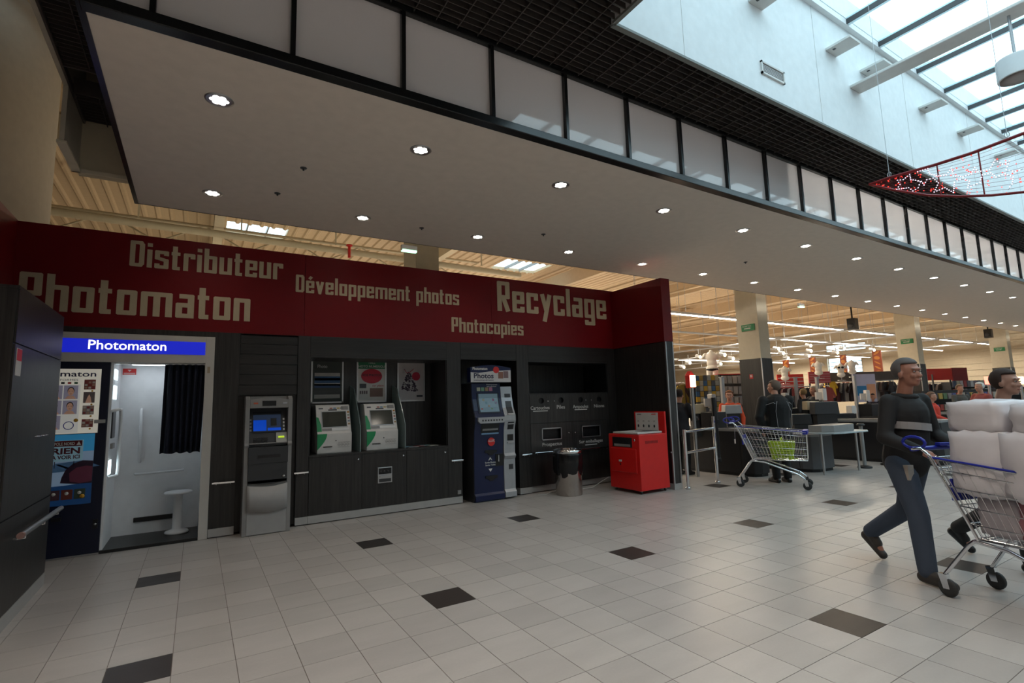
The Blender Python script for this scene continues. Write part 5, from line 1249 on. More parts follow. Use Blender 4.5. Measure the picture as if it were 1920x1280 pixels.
# lit checkout lamp
p = W(1296, 714, 10.2)
t = thing('checkout_lamp', 'red checkout lamp post with a lit white number box near the end wall', 'lamp', (p.x, p.y, 0))
local(t, MB().tube([(0, 0, 0), (0, 0, p.z)], .035, 12), 'post', M_alu)
local(t, MB().prism([(-.08, p.z - .14), (.08, p.z - .14), (.08, p.z + .12), (.0, p.z + .2), (-.08, p.z + .12)], 'y', -.02, .08), 'red_hood', M_bright, .006)
local(t, MB().box(-.065, .065, -.06, -.02, p.z - .12, p.z + .11), 'lit_box', mat('number_box', (1, .8, .6), .4, emis=2.6, ecol=(1, .72, .5)), .006)
for k, (a_, b0, b1, D) in enumerate(((1353, 708, 790, 12.0), (1491, 708, 770, 14.0), (1531, 708, 760, 14.5), (1601, 705, 750, 15.5))):
    p = W(a_, b0, D); t = thing('number_post', 'slim aluminium post of a checkout, %s' % ['left of the red cashier', 'right of the woman in black', 'left of the white till monitor', 'at the display panel'][k], 'post', (p.x, p.y, 0))
    local(t, MB().box(-.05, .05, -.03, .03, 0, p.z), 'post', M_alu, .006); local(t, MB().box(-.06, .06, -.04, .04, p.z, p.z + .02), 'cap', M_sil)
for k, (a_, D) in enumerate(((1797, 5), (1750, 5))): pass
# small lit red and orange lamps far right
for a_, b_, D, c, lab in ((1853, 713, 13, (1, .15, .1), 'small lit reddish lamp left of the head of the woman in teal'), (1913, 713, 13, (1, .55, .25), 'small lit orange lamp right of the head of the woman in teal')):
    p = W(a_, b_, D); t = thing('checkout_lamp', lab, 'lamp', (p.x, p.y, 0)); local(t, MB().tube([(0, 0, 0), (0, 0, p.z - .08)], .03, 10), 'post', M_alu); local(t, MB().box(-.06, .06, -.06, .06, p.z - .1, p.z + .1), 'lit_box', mat('lampbox_%.2f' % c[1], c, .4, emis=3.5, ecol=c), .01)

# ---------------------------------------------------------------- chrome entrance rail and gate
t = thing('entrance_rail', 'two-bar chrome rail between the end wall and a taller chrome post', 'rail')
def tb(a, b, r, nm, m_=M_chrome): return MB().tube([a, b], r, 12).build(nm, m_, t)
tb((7.12, 6.03, 0), (7.12, 6.03, .99), .028, 'post'); tb((8.02, 6.12, .0), (8.02, 6.12, 1.18), .028, 'post')
tb((7.12, 6.03, .95), (8.02, 6.12, .97), .022, 'upper_bar'); tb((7.12, 6.03, .60), (8.02, 6.12, .62), .022, 'lower_bar')
for x, y in ((7.12, 6.03), (8.02, 6.12)): MB().lathe([(.045, 0), (.045, .03), (.03, .04)], (x, y, 0), 14).build('foot', M_chrome, t)
t = thing('swing_gate', 'black swing gate arm hanging beside the taller chrome post', 'gate')
MB().tube([(8.14, 6.16, .42), (8.09, 6.14, 1.52)], .042, 12).build('arm', M_ck, t)
MB().lathe([(.06, 0), (.06, .06), (.05, .08)], (8.12, 6.16, .36), 14).build('lower_joint', M_blackp, t); MB().box(8.02, 8.18, 6.10, 6.18, 1.05, 1.12).build('clamp', M_blackp, t)
for k, (x, y, h_, lab) in enumerate(((11.75, 5.4, .88, 'grey adjustable stand right of the pale table'), (12.5, 5.3, .95, 'second grey adjustable stand behind the pale table'))):
    t = thing('stand', lab, 'stand', (x, y, 0)); local(t, MB().tube([(0, 0, 0), (0, 0, h_)], .035, 12), 'post', M_grey); local(t, MB().lathe([(.13, 0), (.13, .03), (.05, .05)], n=20), 'foot', M_blackp); local(t, MB().lathe([(.07, 0), (.08, .03), (.05, .05)], (0, 0, h_ - .03), 14), 'joint', M_dgrey)

# ---------------------------------------------------------------- shopping trolleys
def trolley(lab):
    """forward is +Y; wheels on z = 0"""
    t = thing('shopping_trolley', lab, 'trolley')
    TB = [(-.27, -.50, 1.01), (.27, -.50, 1.01), (.22, .54, .91), (-.22, .54, .91)]      # top rim rear-left, rear-right, front-right, front-left
    BB = [(-.20, -.28, .46), (.20, -.28, .46), (.18, .53, .46), (-.18, .53, .46)]
    V3 = Vector
    def lerp4(Q, u, v):  # u along length, v across
        a = V3(Q[0]).lerp(V3(Q[3]), u); b = V3(Q[1]).lerp(V3(Q[2]), u); return a.lerp(b, v)
    r = .0034
    w_ = MB()
    for side in (0, 1):
        for k in range(19):
            u = k / 18; w_.tube([lerp4(TB, u, side), lerp4(BB, u, side)], r * .8, 5)
    for k in range(1, 9): v = k / 9; w_.tube([lerp4(TB, 1, v), lerp4(BB, 1, v)], r * .8, 5); w_.tube([lerp4(TB, 0, v), lerp4(BB, 0, v)], r * .8, 5)
    for k in range(11): v = k / 10; w_.tube([lerp4(BB, 0, v), lerp4(BB, 1, v)], r * .8, 5)
    for k in range(7): u = k / 6; w_.tube([lerp4(BB, u, 0), lerp4(BB, u, 1)], r * .8, 5)
    o = local(t, w_, 'basket_wires', M_chrome); o['kind'] = 'stuff'
    for lv_ in (0, .14, .36, .60, .82, 1.0):
        ring = [V3(a).lerp(V3(b), lv_) for a, b in zip(TB, BB)]
        local(t, MB().tube(ring, .0075 if lv_ in (0, 1.0) else .0045, 6, closed=True), 'basket_band', M_chrome)
    local(t, MB().tube([(-.30, -.60, 1.07), (.30, -.60, 1.07)], .018, 12), 'handle', M_blue)
    for s in (-1, 1):
        local(t, MB().tube([(.30 * s, -.60, 1.07), (.285 * s, -.54, 1.08), (.275 * s, -.48, 1.02), (.205 * s, -.27, .45)], .011, 8), 'rear_upright', M_chrome)
        # blue loop at each end of the handle
        local(t, MB().tube([(.27 * s, -.60 + .055 * math.cos(2 * PI * q / 14) * 1.6, 1.12 + .045 * math.sin(2 * PI * q / 14)) for q in range(14)], .011, 8, closed=True), 'handle_loop', M_blue)
        local(t, MB().tube([(.20 * s, -.30, .44), (.21 * s, -.34, .40), (.235 * s, -.50, .17), (.24 * s, -.52, .14)], .014, 10), 'frame_leg', M_chrome)
        local(t, MB().tube([(.20 * s, -.30, .44), (.19 * s, -.1, .42), (.20 * s, .38, .24), (.20 * s, .46, .17), (.20 * s, .47, .14)], .014, 10), 'frame_leg', M_chrome)
        local(t, MB().tube([(.235 * s, -.48, 1.02), (.195 * s, .53, .93)], .006, 6), 'top_wire', M_chrome)
    local(t, MB().tube([(-.2, -.30, .44), (.2, -.30, .44)], .011, 8), 'cross_bar', M_chrome); local(t, MB().tube([(-.2, .38, .24), (.2, .38, .24)], .011, 8), 'cross_bar', M_chrome)
    local(t, MB().box(-.225, .225, .49, .565, .88, .945), 'front_bumper', M_blue, .01)
    local(t, MB().tube([(-.272, -.50, 1.018), (-.22, .54, .918)], .008, 6), 'blue_rim', M_blue); local(t, MB().tube([(.272, -.50, 1.018), (.22, .54, .918)], .008, 6), 'blue_rim', M_blue)
    local(t, MB().box(-.19, .19, -.43, -.41, .70, .86), 'child_seat_flap', M_blue, .006)
    local(t, MB().box(-.06, .06, -.60, -.56, 1.085, 1.11), 'coin_lock', M_blue, .004)
    local(t, MB().tube([(-.30, -.6, 1.06), (-.31, -.61, .88), (-.305, -.61, .75)], .006, 6), 'coin_chain', M_chrome); local(t, MB().box(-.325, -.29, -.625, -.60, .68, .76), 'chain_plug', M_chrome)
    for s in (-1, 1):
        for y in (-.52, .47):
            c = local(t, MB().prism([(y - .03, .16), (y + .03, .16), (y + .045, .06), (y - .0, .055)], 'x', .2 * s + .04 * s * (y < 0) - .018, .2 * s + .04 * s * (y < 0) + .018), 'castor_fork', M_chrome)
            xx = .2 * s + .04 * s * (y < 0)
            local(c, MB().lathe([(.03, -.014), (.062, -.014), (.066, 0), (.062, .014), (.03, .014)], n=20).xf(Matrix.Translation((xx, y + .025, .066)) @ Matrix.Rotation(PI / 2, 4, 'Y')), 'wheel', M_rubber)
    return t
tr = trolley('empty chrome shopping trolley with blue handle, holding a lime basket')
hd_ = Vector((.447, -.894)); tr.location = (8.37, 5.27, 0); tr.rotation_euler = (0, 0, math.atan2(hd_.y, hd_.x) - PI / 2)
# lime basket in the trolley
def in_frame(root, p): return root.location + Matrix.Rotation(root.rotation_euler.z, 3, 'Z') @ Vector(p)
bk = thing('shopping_basket', 'lime green perforated plastic basket standing in the chrome trolley', 'basket', in_frame(tr, (0, .16, .452)), None, tr.rotation_euler.z)
mb = MB()
def bring(z, f): 
    w_, l_ = .115 + .03 * f, .15 + .04 * f; rr = .05; pts = []
    for cx, cy, a0 in ((w_ - rr, l_ - rr, 0), (-w_ + rr, l_ - rr, PI / 2), (-w_ + rr, -l_ + rr, PI), (w_ - rr, -l_ + rr, 1.5 * PI)):
        for k in range(4): a = a0 + k * PI / 6; pts.append((cx + rr * math.cos(a), cy + rr * math.sin(a), z))
    return pts
for z in (.0, .05, .085, .12, .155, .19, .225, .29): mb.tube(bring(z, z / .29), .0095 if z < .25 else .012, 6, closed=True)
A_, B_2 = bring(0, 0), bring(.29, 1)
n = len(A_)
for k in range(n):
    for f in (0, .5):
        a = Vector(A_[k]).lerp(Vector(A_[(k + 1) % n]), f); b = Vector(B_2[k]).lerp(Vector(B_2[(k + 1) % n]), f); mb.tube([a, b], .0075, 4)
o = local(bk, mb, 'perforated_wall', M_lime); o['kind'] = 'stuff'
q_ = bring(.245, .85); q2 = bring(.29, 1); mm = MB(); mm.add(q_ + q2, [(k, (k + 1) % n, n + (k + 1) % n, n + k) for k in range(n)]); local(bk, mm, 'top_band', M_lime)
mm = MB(); mm.add(A_, [tuple(range(n))]); local(bk, mm, 'bottom', M_lime)
local(bk, MB().tube([(-.12, 0, .29), (-.10, 0, .36), (.10, 0, .36), (.12, 0, .29)], .008, 8), 'handle', M_lime)

# trolley pushed by the man, loaded
tr2 = dup(tr, None, None, 'heaped shopping trolley pushed by the striding man at the right edge')
h2 = Vector((-.30, -.954)); tr2.location = (4.89, 1.19, 0); tr2.rotation_euler = (0, 0, math.atan2(h2.y, h2.x) - PI / 2)
PKM = [mat('wrap_white', (.62, .58, .60), .3), mat('wrap_pink', (.50, .30, .33), .35), mat('wrap_grey', (.40, .36, .38), .35), mat('wrap_rose', (.34, .14, .16), .4)]
def pack(lab, c, p, s_, rz, band=None):
    t = thing('shopping_bag', lab, 'bag', in_frame(tr2, p), None, tr2.rotation_euler.z + rz)
    bm = bmesh.new(); bmesh.ops.create_cube(bm, size=1); bmesh.ops.subdivide_edges(bm, edges=bm.edges[:], cuts=6, use_grid_fill=True)
    for v in bm.verts:
        q = v.co * 2; l = max(abs(q.x), abs(q.y), abs(q.z)); sp = q.normalized() * 1.15; q = q.lerp(sp, .42)
        q *= 1 + .03 * math.sin(9 * q.x + 5 * q.z + p[1] * 20) + .025 * math.sin(13 * q.y + 7 * q.z)
        v.co = Vector((q.x * s_[0] / 2, q.y * s_[1] / 2, q.z * s_[2] / 2 + s_[2] / 2))
    me = bpy.data.meshes.new('bag_body'); bm.to_mesh(me); bm.free()
    for f in me.polygons: f.use_smooth = True
    me.materials.append(c); o = bpy.data.objects.new('bag_body', me); COL.objects.link(o); o.parent = t
pack('pale bulging bag low at the rear of the pushed trolley', PKM[2], (0, -.17, .48), (.33, .26, .28), .05, PKM[1])
pack('rose coloured bag low in the middle of the pushed trolley', PKM[3], (0, .06, .48), (.31, .24, .28), -.05)
pack('grey bag low at the front of the pushed trolley', PKM[2], (0, .28, .48), (.28, .24, .26), .03)
pack('large white bag heaped at the rear top of the pushed trolley', PKM[0], (-.01, -.20, .74), (.50, .42, .50), .1, PKM[1])
pack('white bag with pink print heaped in the middle of the pushed trolley', PKM[0], (.02, .14, .74), (.48, .38, .50), -.1, PKM[3])
pack('pinkish bag heaped at the front of the pushed trolley', PKM[1], (0, .42, .72), (.42, .30, .44), .05)

pack('white bag on the very top of the heap, nearest the handle', PKM[0], (0, -.20, 1.20), (.44, .38, .24), -.06)
pack('off-white bag on the very top of the heap, towards the front', mat('wrap_offwhite', (.55, .52, .54), .35), (.01, .18, 1.20), (.42, .36, .22), .08)
# ---------------------------------------------------------------- people
def human(lab, loc, heading, hgt, top, legs_c, hair, pose, skin=None, vox=.011, shoes=None, hairlen=0, coat=0.0, bulk=1.0, lean=0.0, turn=0.0):
    s = hgt / 1.75; t = thing('person', lab, 'person', (loc[0], loc[1], 0), None, math.atan2(heading[1], heading[0]) - PI / 2)
    S = lambda p: Vector(p) * s
    skin = skin or M_skin
    L = lean
    P = dict(pel=(0, 0, .94), bel=(0, .01 + L * .3, 1.08), che=(0, .0 + L * .7, 1.30), nb=(0, -.01 + L, 1.48), nt=(0, .02 + L * 1.15, 1.56), head=(0, .03 + L * 1.3, 1.632))
    P.update({k + s2: v for k, v in () for s2 in ''})
    for sd, sg in (('r', 1), ('l', -1)):
        P['sh' + sd] = (.175 * sg * bulk, L * .9, 1.405); P['el' + sd] = (.25 * sg * bulk, -.02 + L * .5, 1.13); P['wr' + sd] = (.24 * sg, .06, .88)
        P['hp' + sd] = (.09 * sg, 0, .90); P['kn' + sd] = (.10 * sg, .03, .50); P['an' + sd] = (.10 * sg, 0, .085); P['to' + sd] = (.12 * sg, .17, .03); P['he' + sd] = (.10 * sg, -.04, .035)
    P.update(pose)
    Q = {k: S(v) for k, v in P.items()}
    hc = Q['head']; Rt = Matrix.Rotation(turn, 3, 'Z')
    def HB(p): return hc + Rt @ (Vector(p) * s)
    b = MB()
    def hball(p, r):
        k0 = len(b.v); b.ball((0, 0, 0), tuple(x * s for x in r)); c = HB(p)
        b.v[k0:] = [tuple(Rt @ Vector(v) + c) for v in b.v[k0:]]
    hball((0, -.012, .03), (.074, .092, .085)); hball((0, .012, -.035), (.058, .068, .075)); hball((0, .052, -.082), (.030, .030, .025))
    hball((0, .085, -.012), (.012, .018, .024)); hball((0, .094, -.026), (.016, .014, .011)); hball((.035, .068, -.02), (.02, .018, .02)); hball((-.035, .068, -.02), (.02, .018, .02))
    hball((0, .074, .034), (.05, .02, .012)); hball((0, .078, -.055), (.022, .014, .006)); hball((0, .076, -.066), (.020, .014, .007))
    for sg in (1, -1): hball((.077 * sg, -.005, -.008), (.012, .02, .032))
    b.limb(Q['nb'] - S((0, 0, .04)), Q['nt'] + S((0, 0, .03)), .058 * s, .052 * s)
    b.limb(Q['pel'], Q['bel'], .115 * s, .11 * s); b.limb(Q['bel'], Q['che'], .11 * s, .12 * s); b.limb(Q['che'], Q['nb'] - S((0, 0, .06)), .115 * s, .07 * s)
    for sd, sg in (('r', 1), ('l', -1)):
        b.limb(Q['nb'] - S((0, 0, .07)), Q['sh' + sd] - S((.02 * sg, 0, .02)), .05 * s, .05 * s); b.limb(Q['sh' + sd], Q['el' + sd], .048 * s, .038 * s); b.limb(Q['el' + sd], Q['wr' + sd], .038 * s, .026 * s)
        b.limb(Q['hp' + sd], Q['kn' + sd], .078 * s, .052 * s); b.limb(Q['kn' + sd], Q['an' + sd], .050 * s, .034 * s); b.limb(Q['an' + sd], Q['to' + sd], .036 * s, .026 * s); b.limb(Q['an' + sd], Q['he' + sd], .034 * s, .03 * s)
        # hand: palm, four fingers bent at the knuckles, thumb from the side
        w = Q['wr' + sd]; f = (w - Q['el' + sd]).normalized(); side = Vector((sg, 0, 0)); side = (side - f * side.dot(f)).normalized(); dn = f.cross(side).normalized(); dn = dn if dn.z < 0 else -dn
        pc = w + f * .05 * s; b.limb(w, pc, .026 * s, .03 * s)
        if vox < .009:
            for k in range(4):
                o_ = side * (.027 - .018 * k) * s; ln = (.072, .080, .076, .060)[k] * s
                k0 = pc + f * .03 * s + o_; k1 = k0 + (f * .75 + dn * .6) * ln * .45; k2 = k1 + (dn * 1.0 - f * .15) * ln * .35; k3 = k2 + (-f * .8 + dn * .2) * ln * .25
                b.limb(pc + o_ * .8, k0, .0105 * s, .0100 * s, n=8); b.limb(k0, k1, .0098 * s, .0092 * s, n=8); b.limb(k1, k2, .0092 * s, .0085 * s, n=8); b.limb(k2, k3, .0085 * s, .0075 * s, n=8)
            t0 = w + f * .02 * s - side * .022 * s; t1 = t0 + (-side * .6 + f * .6 + dn * .4) * .035 * s; t2 = t1 + (f * .5 + dn * .85) * .03 * s
            b.limb(t0, t1, .012 * s, .011 * s, n=8); b.limb(t1, t2, .011 * s, .009 * s, n=8)
        else:
            for k in range(4): o_ = side * (.027 - .018 * k) * s; b.limb(pc + o_, pc + o_ + (f * .6 + dn * .5) * .07 * s, .0105 * s, .009 * s, n=8)
            b.limb(w + f * .02 * s - side * .02 * s, w + f * .05 * s - side * .045 * s + dn * .02 * s, .012 * s, .010 * s, n=8)
    def put(me, nm, m_):
        me.materials.clear(); me.materials.append(m_); o = bpy.data.objects.new(nm, me); COL.objects.link(o); o.parent = t; return o
    put(remesh(b, vox * s, 'body', 2), 'body', skin)
    # jacket
    j = MB(); B = bulk
    j.limb(Q['pel'] + S((0, 0, .0 - coat)), Q['bel'], .165 * s * B, .155 * s * B); j.limb(Q['bel'], Q['che'], .155 * s * B, .165 * s * B); j.limb(Q['che'], Q['nb'] - S((0, 0, .075)), .16 * s * B, .085 * s)
    for sd, sg in (('r', 1), ('l', -1)):
        j.limb(Q['che'] + S((.05 * sg, 0, .0)), Q['sh' + sd] - S((.02 * sg, 0, .03)), .12 * s, .060 * s); j.limb(Q['nb'] - S((0, 0, .05)), Q['sh' + sd] - S((.02 * sg, 0, .03)), .062 * s, .056 * s)
        j.limb(Q['sh' + sd], Q['el' + sd], .066 * s * B, .056 * s * B); e_ = Q['el' + sd].lerp(Q['wr' + sd], .95); j.limb(Q['el' + sd], e_, .060 * s * B, .043 * s * B)
        if coat: j.limb(Q['pel'] + S((.05 * sg, 0, -coat)), Q['bel'] + S((.04 * sg, 0, 0)), .15 * s, .14 * s)
    jm = remesh(j, .014 * s, 'jacket', 3)
    put(jm, 'jacket', top)
    cl = MB(); c0 = Q['nb'] - S((0, -.005, .03)); cl.tube([c0 + S((.078 * math.cos(2 * PI * k / 16), .075 * math.sin(2 * PI * k / 16), .012 * math.sin(2 * PI * k / 16 + PI))) for k in range(16)], .022 * s, 8, closed=True); local(t, cl, 'collar', top)
    l = MB(); l.limb(Q['pel'] - S((0, 0, .02)), Q['pel'] + S((0, 0, .08)), .135 * s, .13 * s)
    for sd in 'rl':
        l.limb(Q['hp' + sd], Q['kn' + sd], .105 * s, .078 * s); l.limb(Q['kn' + sd], Q['an' + sd] + S((0, 0, .01)), .078 * s, .066 * s)
    put(remesh(l, .014 * s, 'trousers', 3), 'trousers', legs_c)
    for sd in 'rl':
        f = MB(); a, to, he = Q['an' + sd], Q['to' + sd], Q['he' + sd]
        f.limb(he, to, .042 * s, .036 * s); f.limb(a, he, .044 * s, .04 * s); f.limb(a - S((0, 0, .02)), (a + to) / 2, .044 * s, .042 * s)
        f.v = [(x, y, max(z, min(he.z, to.z) - .033 * s)) for x, y, z in f.v]
        put(remesh(f, .009, 'shoe', 1), 'shoe', shoes or M_blackp)
    # hair cap
    hb = MB(); k0 = len(hb.v); hb.ball((0, 0, 0), (.086 * s, .104 * s, .098 * s), nu=28, nv=18)
    keep = []
    for f_ in hb.f:
        c = sum((Vector(hb.v[i]) for i in f_), Vector()) / len(f_) / s
        if c.z > .045 - .0 * c.y or (c.y < .02 and c.z > -.06 - hairlen) : keep.append(f_)
    hb.f = keep; hb.mi = [0] * len(keep); hb.sm = [True] * len(keep)
    cc = HB((0, -.02, .034)); hb.v = [tuple(Rt @ (Vector(v) * (1 + .02 * math.sin(v[0] * 190) * math.cos(v[2] * 120 + v[1] * 150))) + cc) for v in hb.v]
    ho = local(t, hb, 'hair', hair); sd_ = ho.modifiers.new('t', 'SOLIDIFY'); sd_.thickness = .012; sd_.offset = -.5
    if vox < .012:
        for sg in (1, -1):
            e_ = MB(); c = HB((.031 * sg, .078, .012)); e_.ball(c, (.011 * s, .006 * s, .006 * s)); q = local(t, e_, 'eye', mat('eye_white', (.34, .30, .28), .4))
            e_ = MB(); c = HB((.031 * sg, .085, .012)); e_.ball(c, .0042 * s); local(q, e_, 'iris', M_ink)
            e_ = MB(); a = HB((.016 * sg, .086, .034)); b2 = HB((.046 * sg, .078, .034)); e_.tube([a, b2], .004 * s, 6); local(t, e_, 'eyebrow', hair)
        e_ = MB(); e_.tube([HB((-.022, .084, -.060)), HB((0, .091, -.058)), HB((.022, .084, -.060))], .004 * s, 6); local(t, e_, 'mouth', mat('lips', (.28, .07, .06), .5))
    return t
CL = lambda n, c, r=.8: mat('cloth_' + n, c, r)
walk = dict(pel=(0, .0, .92), knr=(.10, .13, .51), anr=(.11, .16, .09), tor=(.12, .35, .04), her=(.11, .12, .045), hpr=(.09, .02, .89),
            knl=(-.10, -.12, .50), anl=(-.12, -.50, .22), tol=(-.13, -.42, .04), hel=(-.12, -.56, .18),
            elr=(.26, .06, 1.12), wrr=(.20, .30, 1.02), ell=(-.26, .06, 1.12), wrl=(-.20, .30, 1.02))
man = human('blurred man in a dark jacket with a pale stripe and jeans, striding behind a trolley', (5.16, 2.05), (-.30, -.954), 1.79, CL('dark_jacket', (.013, .011, .011)), CL('jeans', (.045, .06, .09)), CL('grey_hair', (.10, .085, .08)), walk, mat('man_skin', (.34, .15, .10), .5), vox=.0075, shoes=mat('brown_shoe', (.045, .038, .034), .5), lean=.06)
# pale stripe across the chest and sleeve
def wrap(t, pts, r0, m_, nm):
    local(t, MB().tube(pts, r0, 8), nm, m_)
s_ = 1.79 / 1.75
for z in (1.20,):
    pts = [Vector((.178 * math.cos(a), .03 + .172 * math.sin(a), z + .02 * math.cos(a))) * s_ for a in [PI * k / 12 - .5 for k in range(14)]]
    local(man, MB().add([p for q in pts for p in (q + Vector((0, 0, -.03)), q + Vector((0, 0, .03)))], [(2 * k, 2 * k + 2, 2 * k + 3, 2 * k + 1) for k in range(len(pts) - 1)]), 'chest_stripe', CL('stripe', (.30, .27, .26)))
tag(local(man, MB().box(.10, .16, .10, .14, .80, .92), 'jacket_tail', CL('pale_lining', (.35, .30, .26))))
stand_r = dict(elr=(.24, .10, 1.14), wrr=(.18, .32, 1.08))
wm = human('person in a black coat with short grey-brown hair, back to us at the checkout', (8.86, 5.42), (.45, .89), 1.79, CL('black_coat', (.006, .006, .007)), CL('black_trousers', (.008, .008, .009)), CL('greybrown_hair', (.12, .085, .065)), stand_r, vox=.011, coat=.12, bulk=1.34, turn=.7, hairlen=.04)
for x in (-.10, .10):
    local(wm, MB().tube([(x * .9, -.185, 1.42), (x * 1.4, -.212, 1.25), (x * 1.3, -.215, 1.0), (x, -.19, .86)], .0035, 5), 'coat_piping', M_sil)
local(wm, MB().tube([(-.24, -.08, 1.36), (-.15, -.17, 1.40), (-.05, -.19, 1.33)], .0035, 5), 'coat_piping', M_sil)
local(wm, MB().tube([(.24, -.08, 1.36), (.15, -.17, 1.40), (.05, -.19, 1.33)], .0035, 5), 'coat_piping', M_sil)
human('cashier with ginger hair and an orange-red top, facing us behind the nearest checkout', (9.97, 7.15), (-.85, -.55), 1.66, CL('cashier_red', (.62, .07, .02)), CL('dark_skirt', (.02, .02, .02)), CL('ginger_hair', (.22, .08, .03)), dict(elr=(.22, .12, 1.12), wrr=(.1, .32, 1.06)), hairlen=.03)
human('customer in dark clothes standing half hidden behind the end wall', (8.40, 7.2), (.95, .1), 1.70, CL('charcoal', (.022, .020, .024)), CL('black_trousers', (0, 0, 0)), CL('black_hair', (.012, .01, .01)), dict(elr=(.24, .12, 1.14), wrr=(.15, .36, 1.14), ell=(-.24, .1, 1.14), wrl=(-.15, .33, 1.10)), bulk=1.1)
human('woman with a dark brown bob in a teal jacket, at the right edge', (6.02, 1.66), (-.2, -.98), 1.68, CL('teal', (.035, .095, .10)), CL('dark_skirt', (0, 0, 0)), CL('brown_hair', (.035, .018, .012)), dict(walk, elr=(.25, .05, 1.12)), mat('woman_skin', (.40, .21, .15), .5), vox=.009, hairlen=.05, bulk=1.1, lean=.06)
bgp = [('person with a blond head and dark coat at the tills behind the woman in black', (1505, 722, 14.0), (.2, 1), 1.68, (.015, .014, .016), (.25, .15, .06)), ('taller pale-haired person in dark clothes at the same tills', (1524, 716, 14.6), (-.9, .3), 1.76, (.018, .018, .02), (.45, .40, .33)),
       ('white-haired person behind the woman in teal', (1836, 714, 12.5), (-.8, .4), 1.70, (.25, .05, .04), (.55, .52, .48)), ('person in a spotted black and white blouse beyond the tills', (1797, 716, 14.5), (-.6, -.8), 1.68, (.06, .06, .055), (.16, .09, .05)), ('small dark-haired person far behind, left of the white-haired one', (1827, 733, 17), (-.6, -.8), 1.45, (.02, .02, .025), (.012, .01, .01)),
       ('seated-height cashier in red behind the striding man', (1745, 742, 11.5), (.1, -1), 1.50, (.5, .04, .02), (.15, .08, .05)), ('dark-haired person left of the striding man near the grey monitor', (1634, 731, 16), (-.5, -.8), 1.50, (.03, .02, .03), (.015, .01, .01))]
for k, (lab, (a_, b_, D), hdg, hh, c, hc_) in enumerate(bgp):
    p = W(a_, b_, D); human(lab, (p.x, p.y), hdg, hh, CL('bg%d' % k, c), CL('bg_trousers', (.02, .02, .022)), CL('bgh%d' % k, hc_), dict(elr=(.24, .1, 1.13), wrr=(.18, .3, 1.05)), vox=.016)

# ---------------------------------------------------------------- hanging Christmas light decoration
XD = 7.0; t = thing('light_decoration', 'leaf-shaped red wire frame with star light garlands, hung in the skylight', 'decoration', (XD, 0, 0))
M_rw = mat('red_frame_wire', (.20, .01, .012), .4); M_rl = mat('red_led', (1, .05, .03), .4, emis=2.2, ecol=(1, .03, .02)); M_wl = mat('violet_white_led', (1, .9, 1), .4, emis=1.7, ecol=(.88, .74, 1))
def onX_(px, py, X):
    d = Vector(R3[2]) + Vector(R3[0]) * ((px - 960) / 959.1) - Vector(R3[1]) * ((py - 640) / 959.1); k = X / d.x; return Vector((X, d.y * k, H + d.z * k))
U = [onX_(*p, XD) for p in ((1630, 346), (1668, 333), (1700, 324), (1750, 310), (1822, 287), (1893, 260), (1919, 250))]; Lw = [onX_(*p, XD) for p in ((1630, 346), (1680, 357), (1740, 366), (1800, 368), (1860, 366), (1919, 360))]
def mirror(P): c = -.15; return [Vector((XD, 2 * c - q.y, q.z)) for q in reversed(P)]
rl = Vector((-XD, 0, 0)); sh = lambda P: [q + rl for q in P]
local(t, MB().tube(sh(U + mirror(U)), .018, 8), 'upper_frame', M_rw); local(t, MB().tube(sh(Lw + mirror(Lw)), .014, 8), 'lower_frame', M_rw)
def zat(P, y):
    P = sorted(P, key=lambda q: q.y)
    for a, b in zip(P[:-1], P[1:]):
        if a.y <= y <= b.y: return a.z + (b.z - a.z) * (y - a.y) / (b.y - a.y)
    return P[0].z if y < P[0].y else P[-1].z
UU = U + mirror(U); LL = Lw + mirror(Lw); ytip = U[0].y; ylow = -.3 - ytip
for k in range(9):
    y = ytip - .32 - k * .36
    if y < ylow + .1: break
    local(t, MB().tube([(0, y, zat(LL, y)), (0, y, zat(UU, y))], .007, 6), 'upright', M_rw)
mb = MB()
for q in range(1, 12):
    f = q / 12; mb.tube([(0, y, zat(LL, y) + (zat(UU, y) - zat(LL, y)) * f) for y in [ytip - .03 - (ytip - ylow - .06) * k / 24 for k in range(25)]], .0016, 4)
o = local(t, mb, 'net_wires', M_rw); o['kind'] = 'stuff'
mb = MB()
for k in range(330):
    y = ytip - (ytip - ylow) * (rnd.random() ** 1.35); f = rnd.random(); z = zat(LL, y) + (zat(UU, y) - zat(LL, y)) * f; mb.ball((.004, y, z), .0045 + .003 * rnd.random(), nu=6, nv=4)
o = local(t, mb, 'red_lights', M_rl); o['kind'] = 'stuff'
G1 = [(1682, 355), (1688, 346), (1683, 338), (1694, 337), (1706, 327), (1708, 337), (1717, 338), (1726, 341), (1722, 352), (1712, 358), (1704, 352)]
G2 = [(1717, 338), (1728, 340), (1733, 347), (1738, 337), (1750, 334), (1760, 343), (1752, 360), (1772, 352), (1788, 361), (1790, 342), (1806, 334), (1818, 340), (1815, 352), (1838, 342), (1842, 328), (1858, 324), (1868, 332), (1885, 325), (1900, 332), (1898, 345), (1890, 356)]
G3 = [(1721, 322), (1740, 316), (1744, 326), (1760, 330), (1775, 328), (1784, 315), (1788, 330), (1806, 331), (1822, 326), (1828, 314), (1834, 322), (1856, 318), (1866, 300), (1880, 308), (1893, 302), (1887, 318), (1905, 322), (1919, 316)]
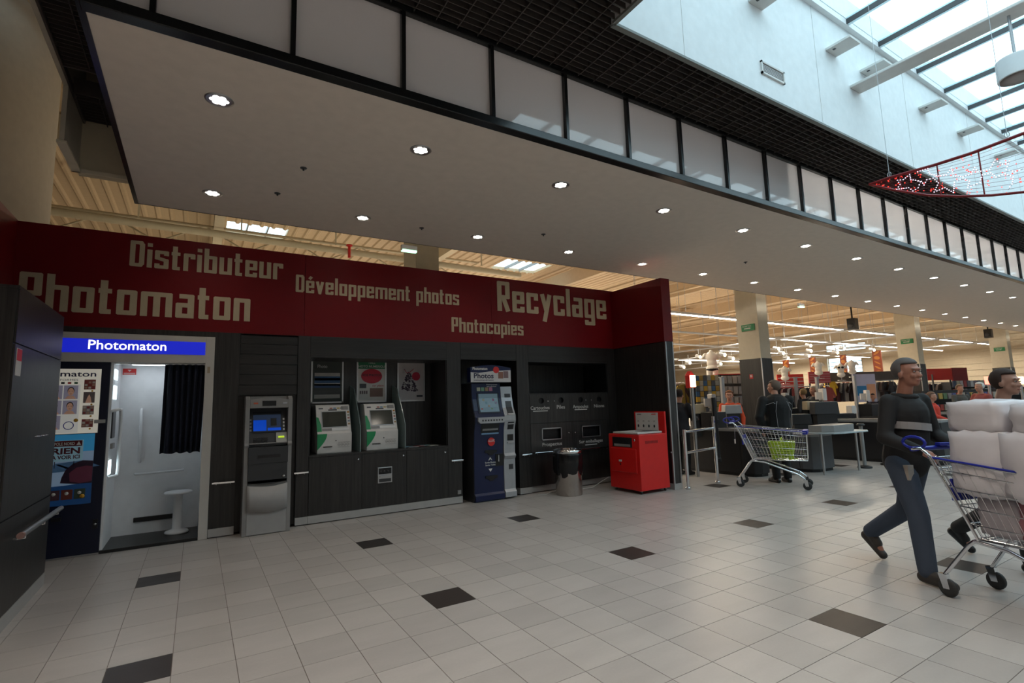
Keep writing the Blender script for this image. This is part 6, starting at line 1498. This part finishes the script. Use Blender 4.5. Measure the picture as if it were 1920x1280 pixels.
for G in (G1 + [G1[0]], G2, G3):
    P = [onX_(*p, XD) + rl for p in G]; mb = MB()
    for a, b in zip(P[:-1], P[1:]):
        n = max(1, int((b - a).length / .022))
        for k in range(n): q = a.lerp(b, k / n); mb.ball((-.006, q.y, q.z), .0055, nu=6, nv=4)
    o = local(t, mb, 'star_garland', M_wl); o['kind'] = 'stuff'
    mb = MB().tube([q + Vector((.004, 0, 0)) for q in P], .0025, 4); local(t, mb, 'garland_cable', M_sil)
for q in (U[1], onX_(1889, 259, XD)):
    local(t, MB().tube([q + rl, Vector((0, q.y, 6.4))], .003, 5), 'hanging_wire', M_sil); local(t, MB().tube([(0, q.y + .02 * math.cos(2 * PI * k / 8), q.z + .04 + .03 * math.sin(2 * PI * k / 8)) for k in range(8)], .004, 5, closed=True), 'hook', M_sil)
# pendant lamp under the beam
t = thing('pendant_lamp', 'white cylindrical pendant lamp on a rod under the skylight beam', 'lamp', (7.33, 1.46, 0))
local(t, MB().tube([(0, 0, 5.02), (0, 0, 5.52)], .014, 10), 'rod', M_sil)
local(t, MB().lathe([(.163, 4.80), (.165, 4.802), (.165, 4.81), (.165, 5.0), (.165, 5.015), (.16, 5.02), (.02, 5.022)], n=32), 'drum', M_cool)
local(t, MB().lathe([(.15, 4.798), (.05, 4.797)], n=24), 'reflector', M_lgrey); local(t, MB().ball((0, 0, 4.82), (.03, .03, .02)), 'bulb', M_paper)
# shop front at the far right of the mall
t = thing('shop_window', 'dark framed shop front far down the mall at the right edge', 'window', (33.5, 0, 0))
mb = MB(); mb.box(0, .1, 3.0, 7.6, 3.35, 3.45); mb.box(0, .1, 3.0, 7.6, 4.0, 4.1)
local(t, mb, 'frame', M_black); 
for k in range(4): local(t, MB().box(0, .1, 3.0 + k * 1.5, 3.1 + k * 1.5, 3.45, 4.0), 'frame_post', M_black)
local(t, MB().box(.1, .12, 3.0, 7.6, 3.4, 4.1), 'sign_panel', mat('shop_grey', (.22, .25, .26), .4)); local(t, MB().box(.0, 5, 3.0, 7.6, 3.30, 3.35), 'low_soffit', M_white)
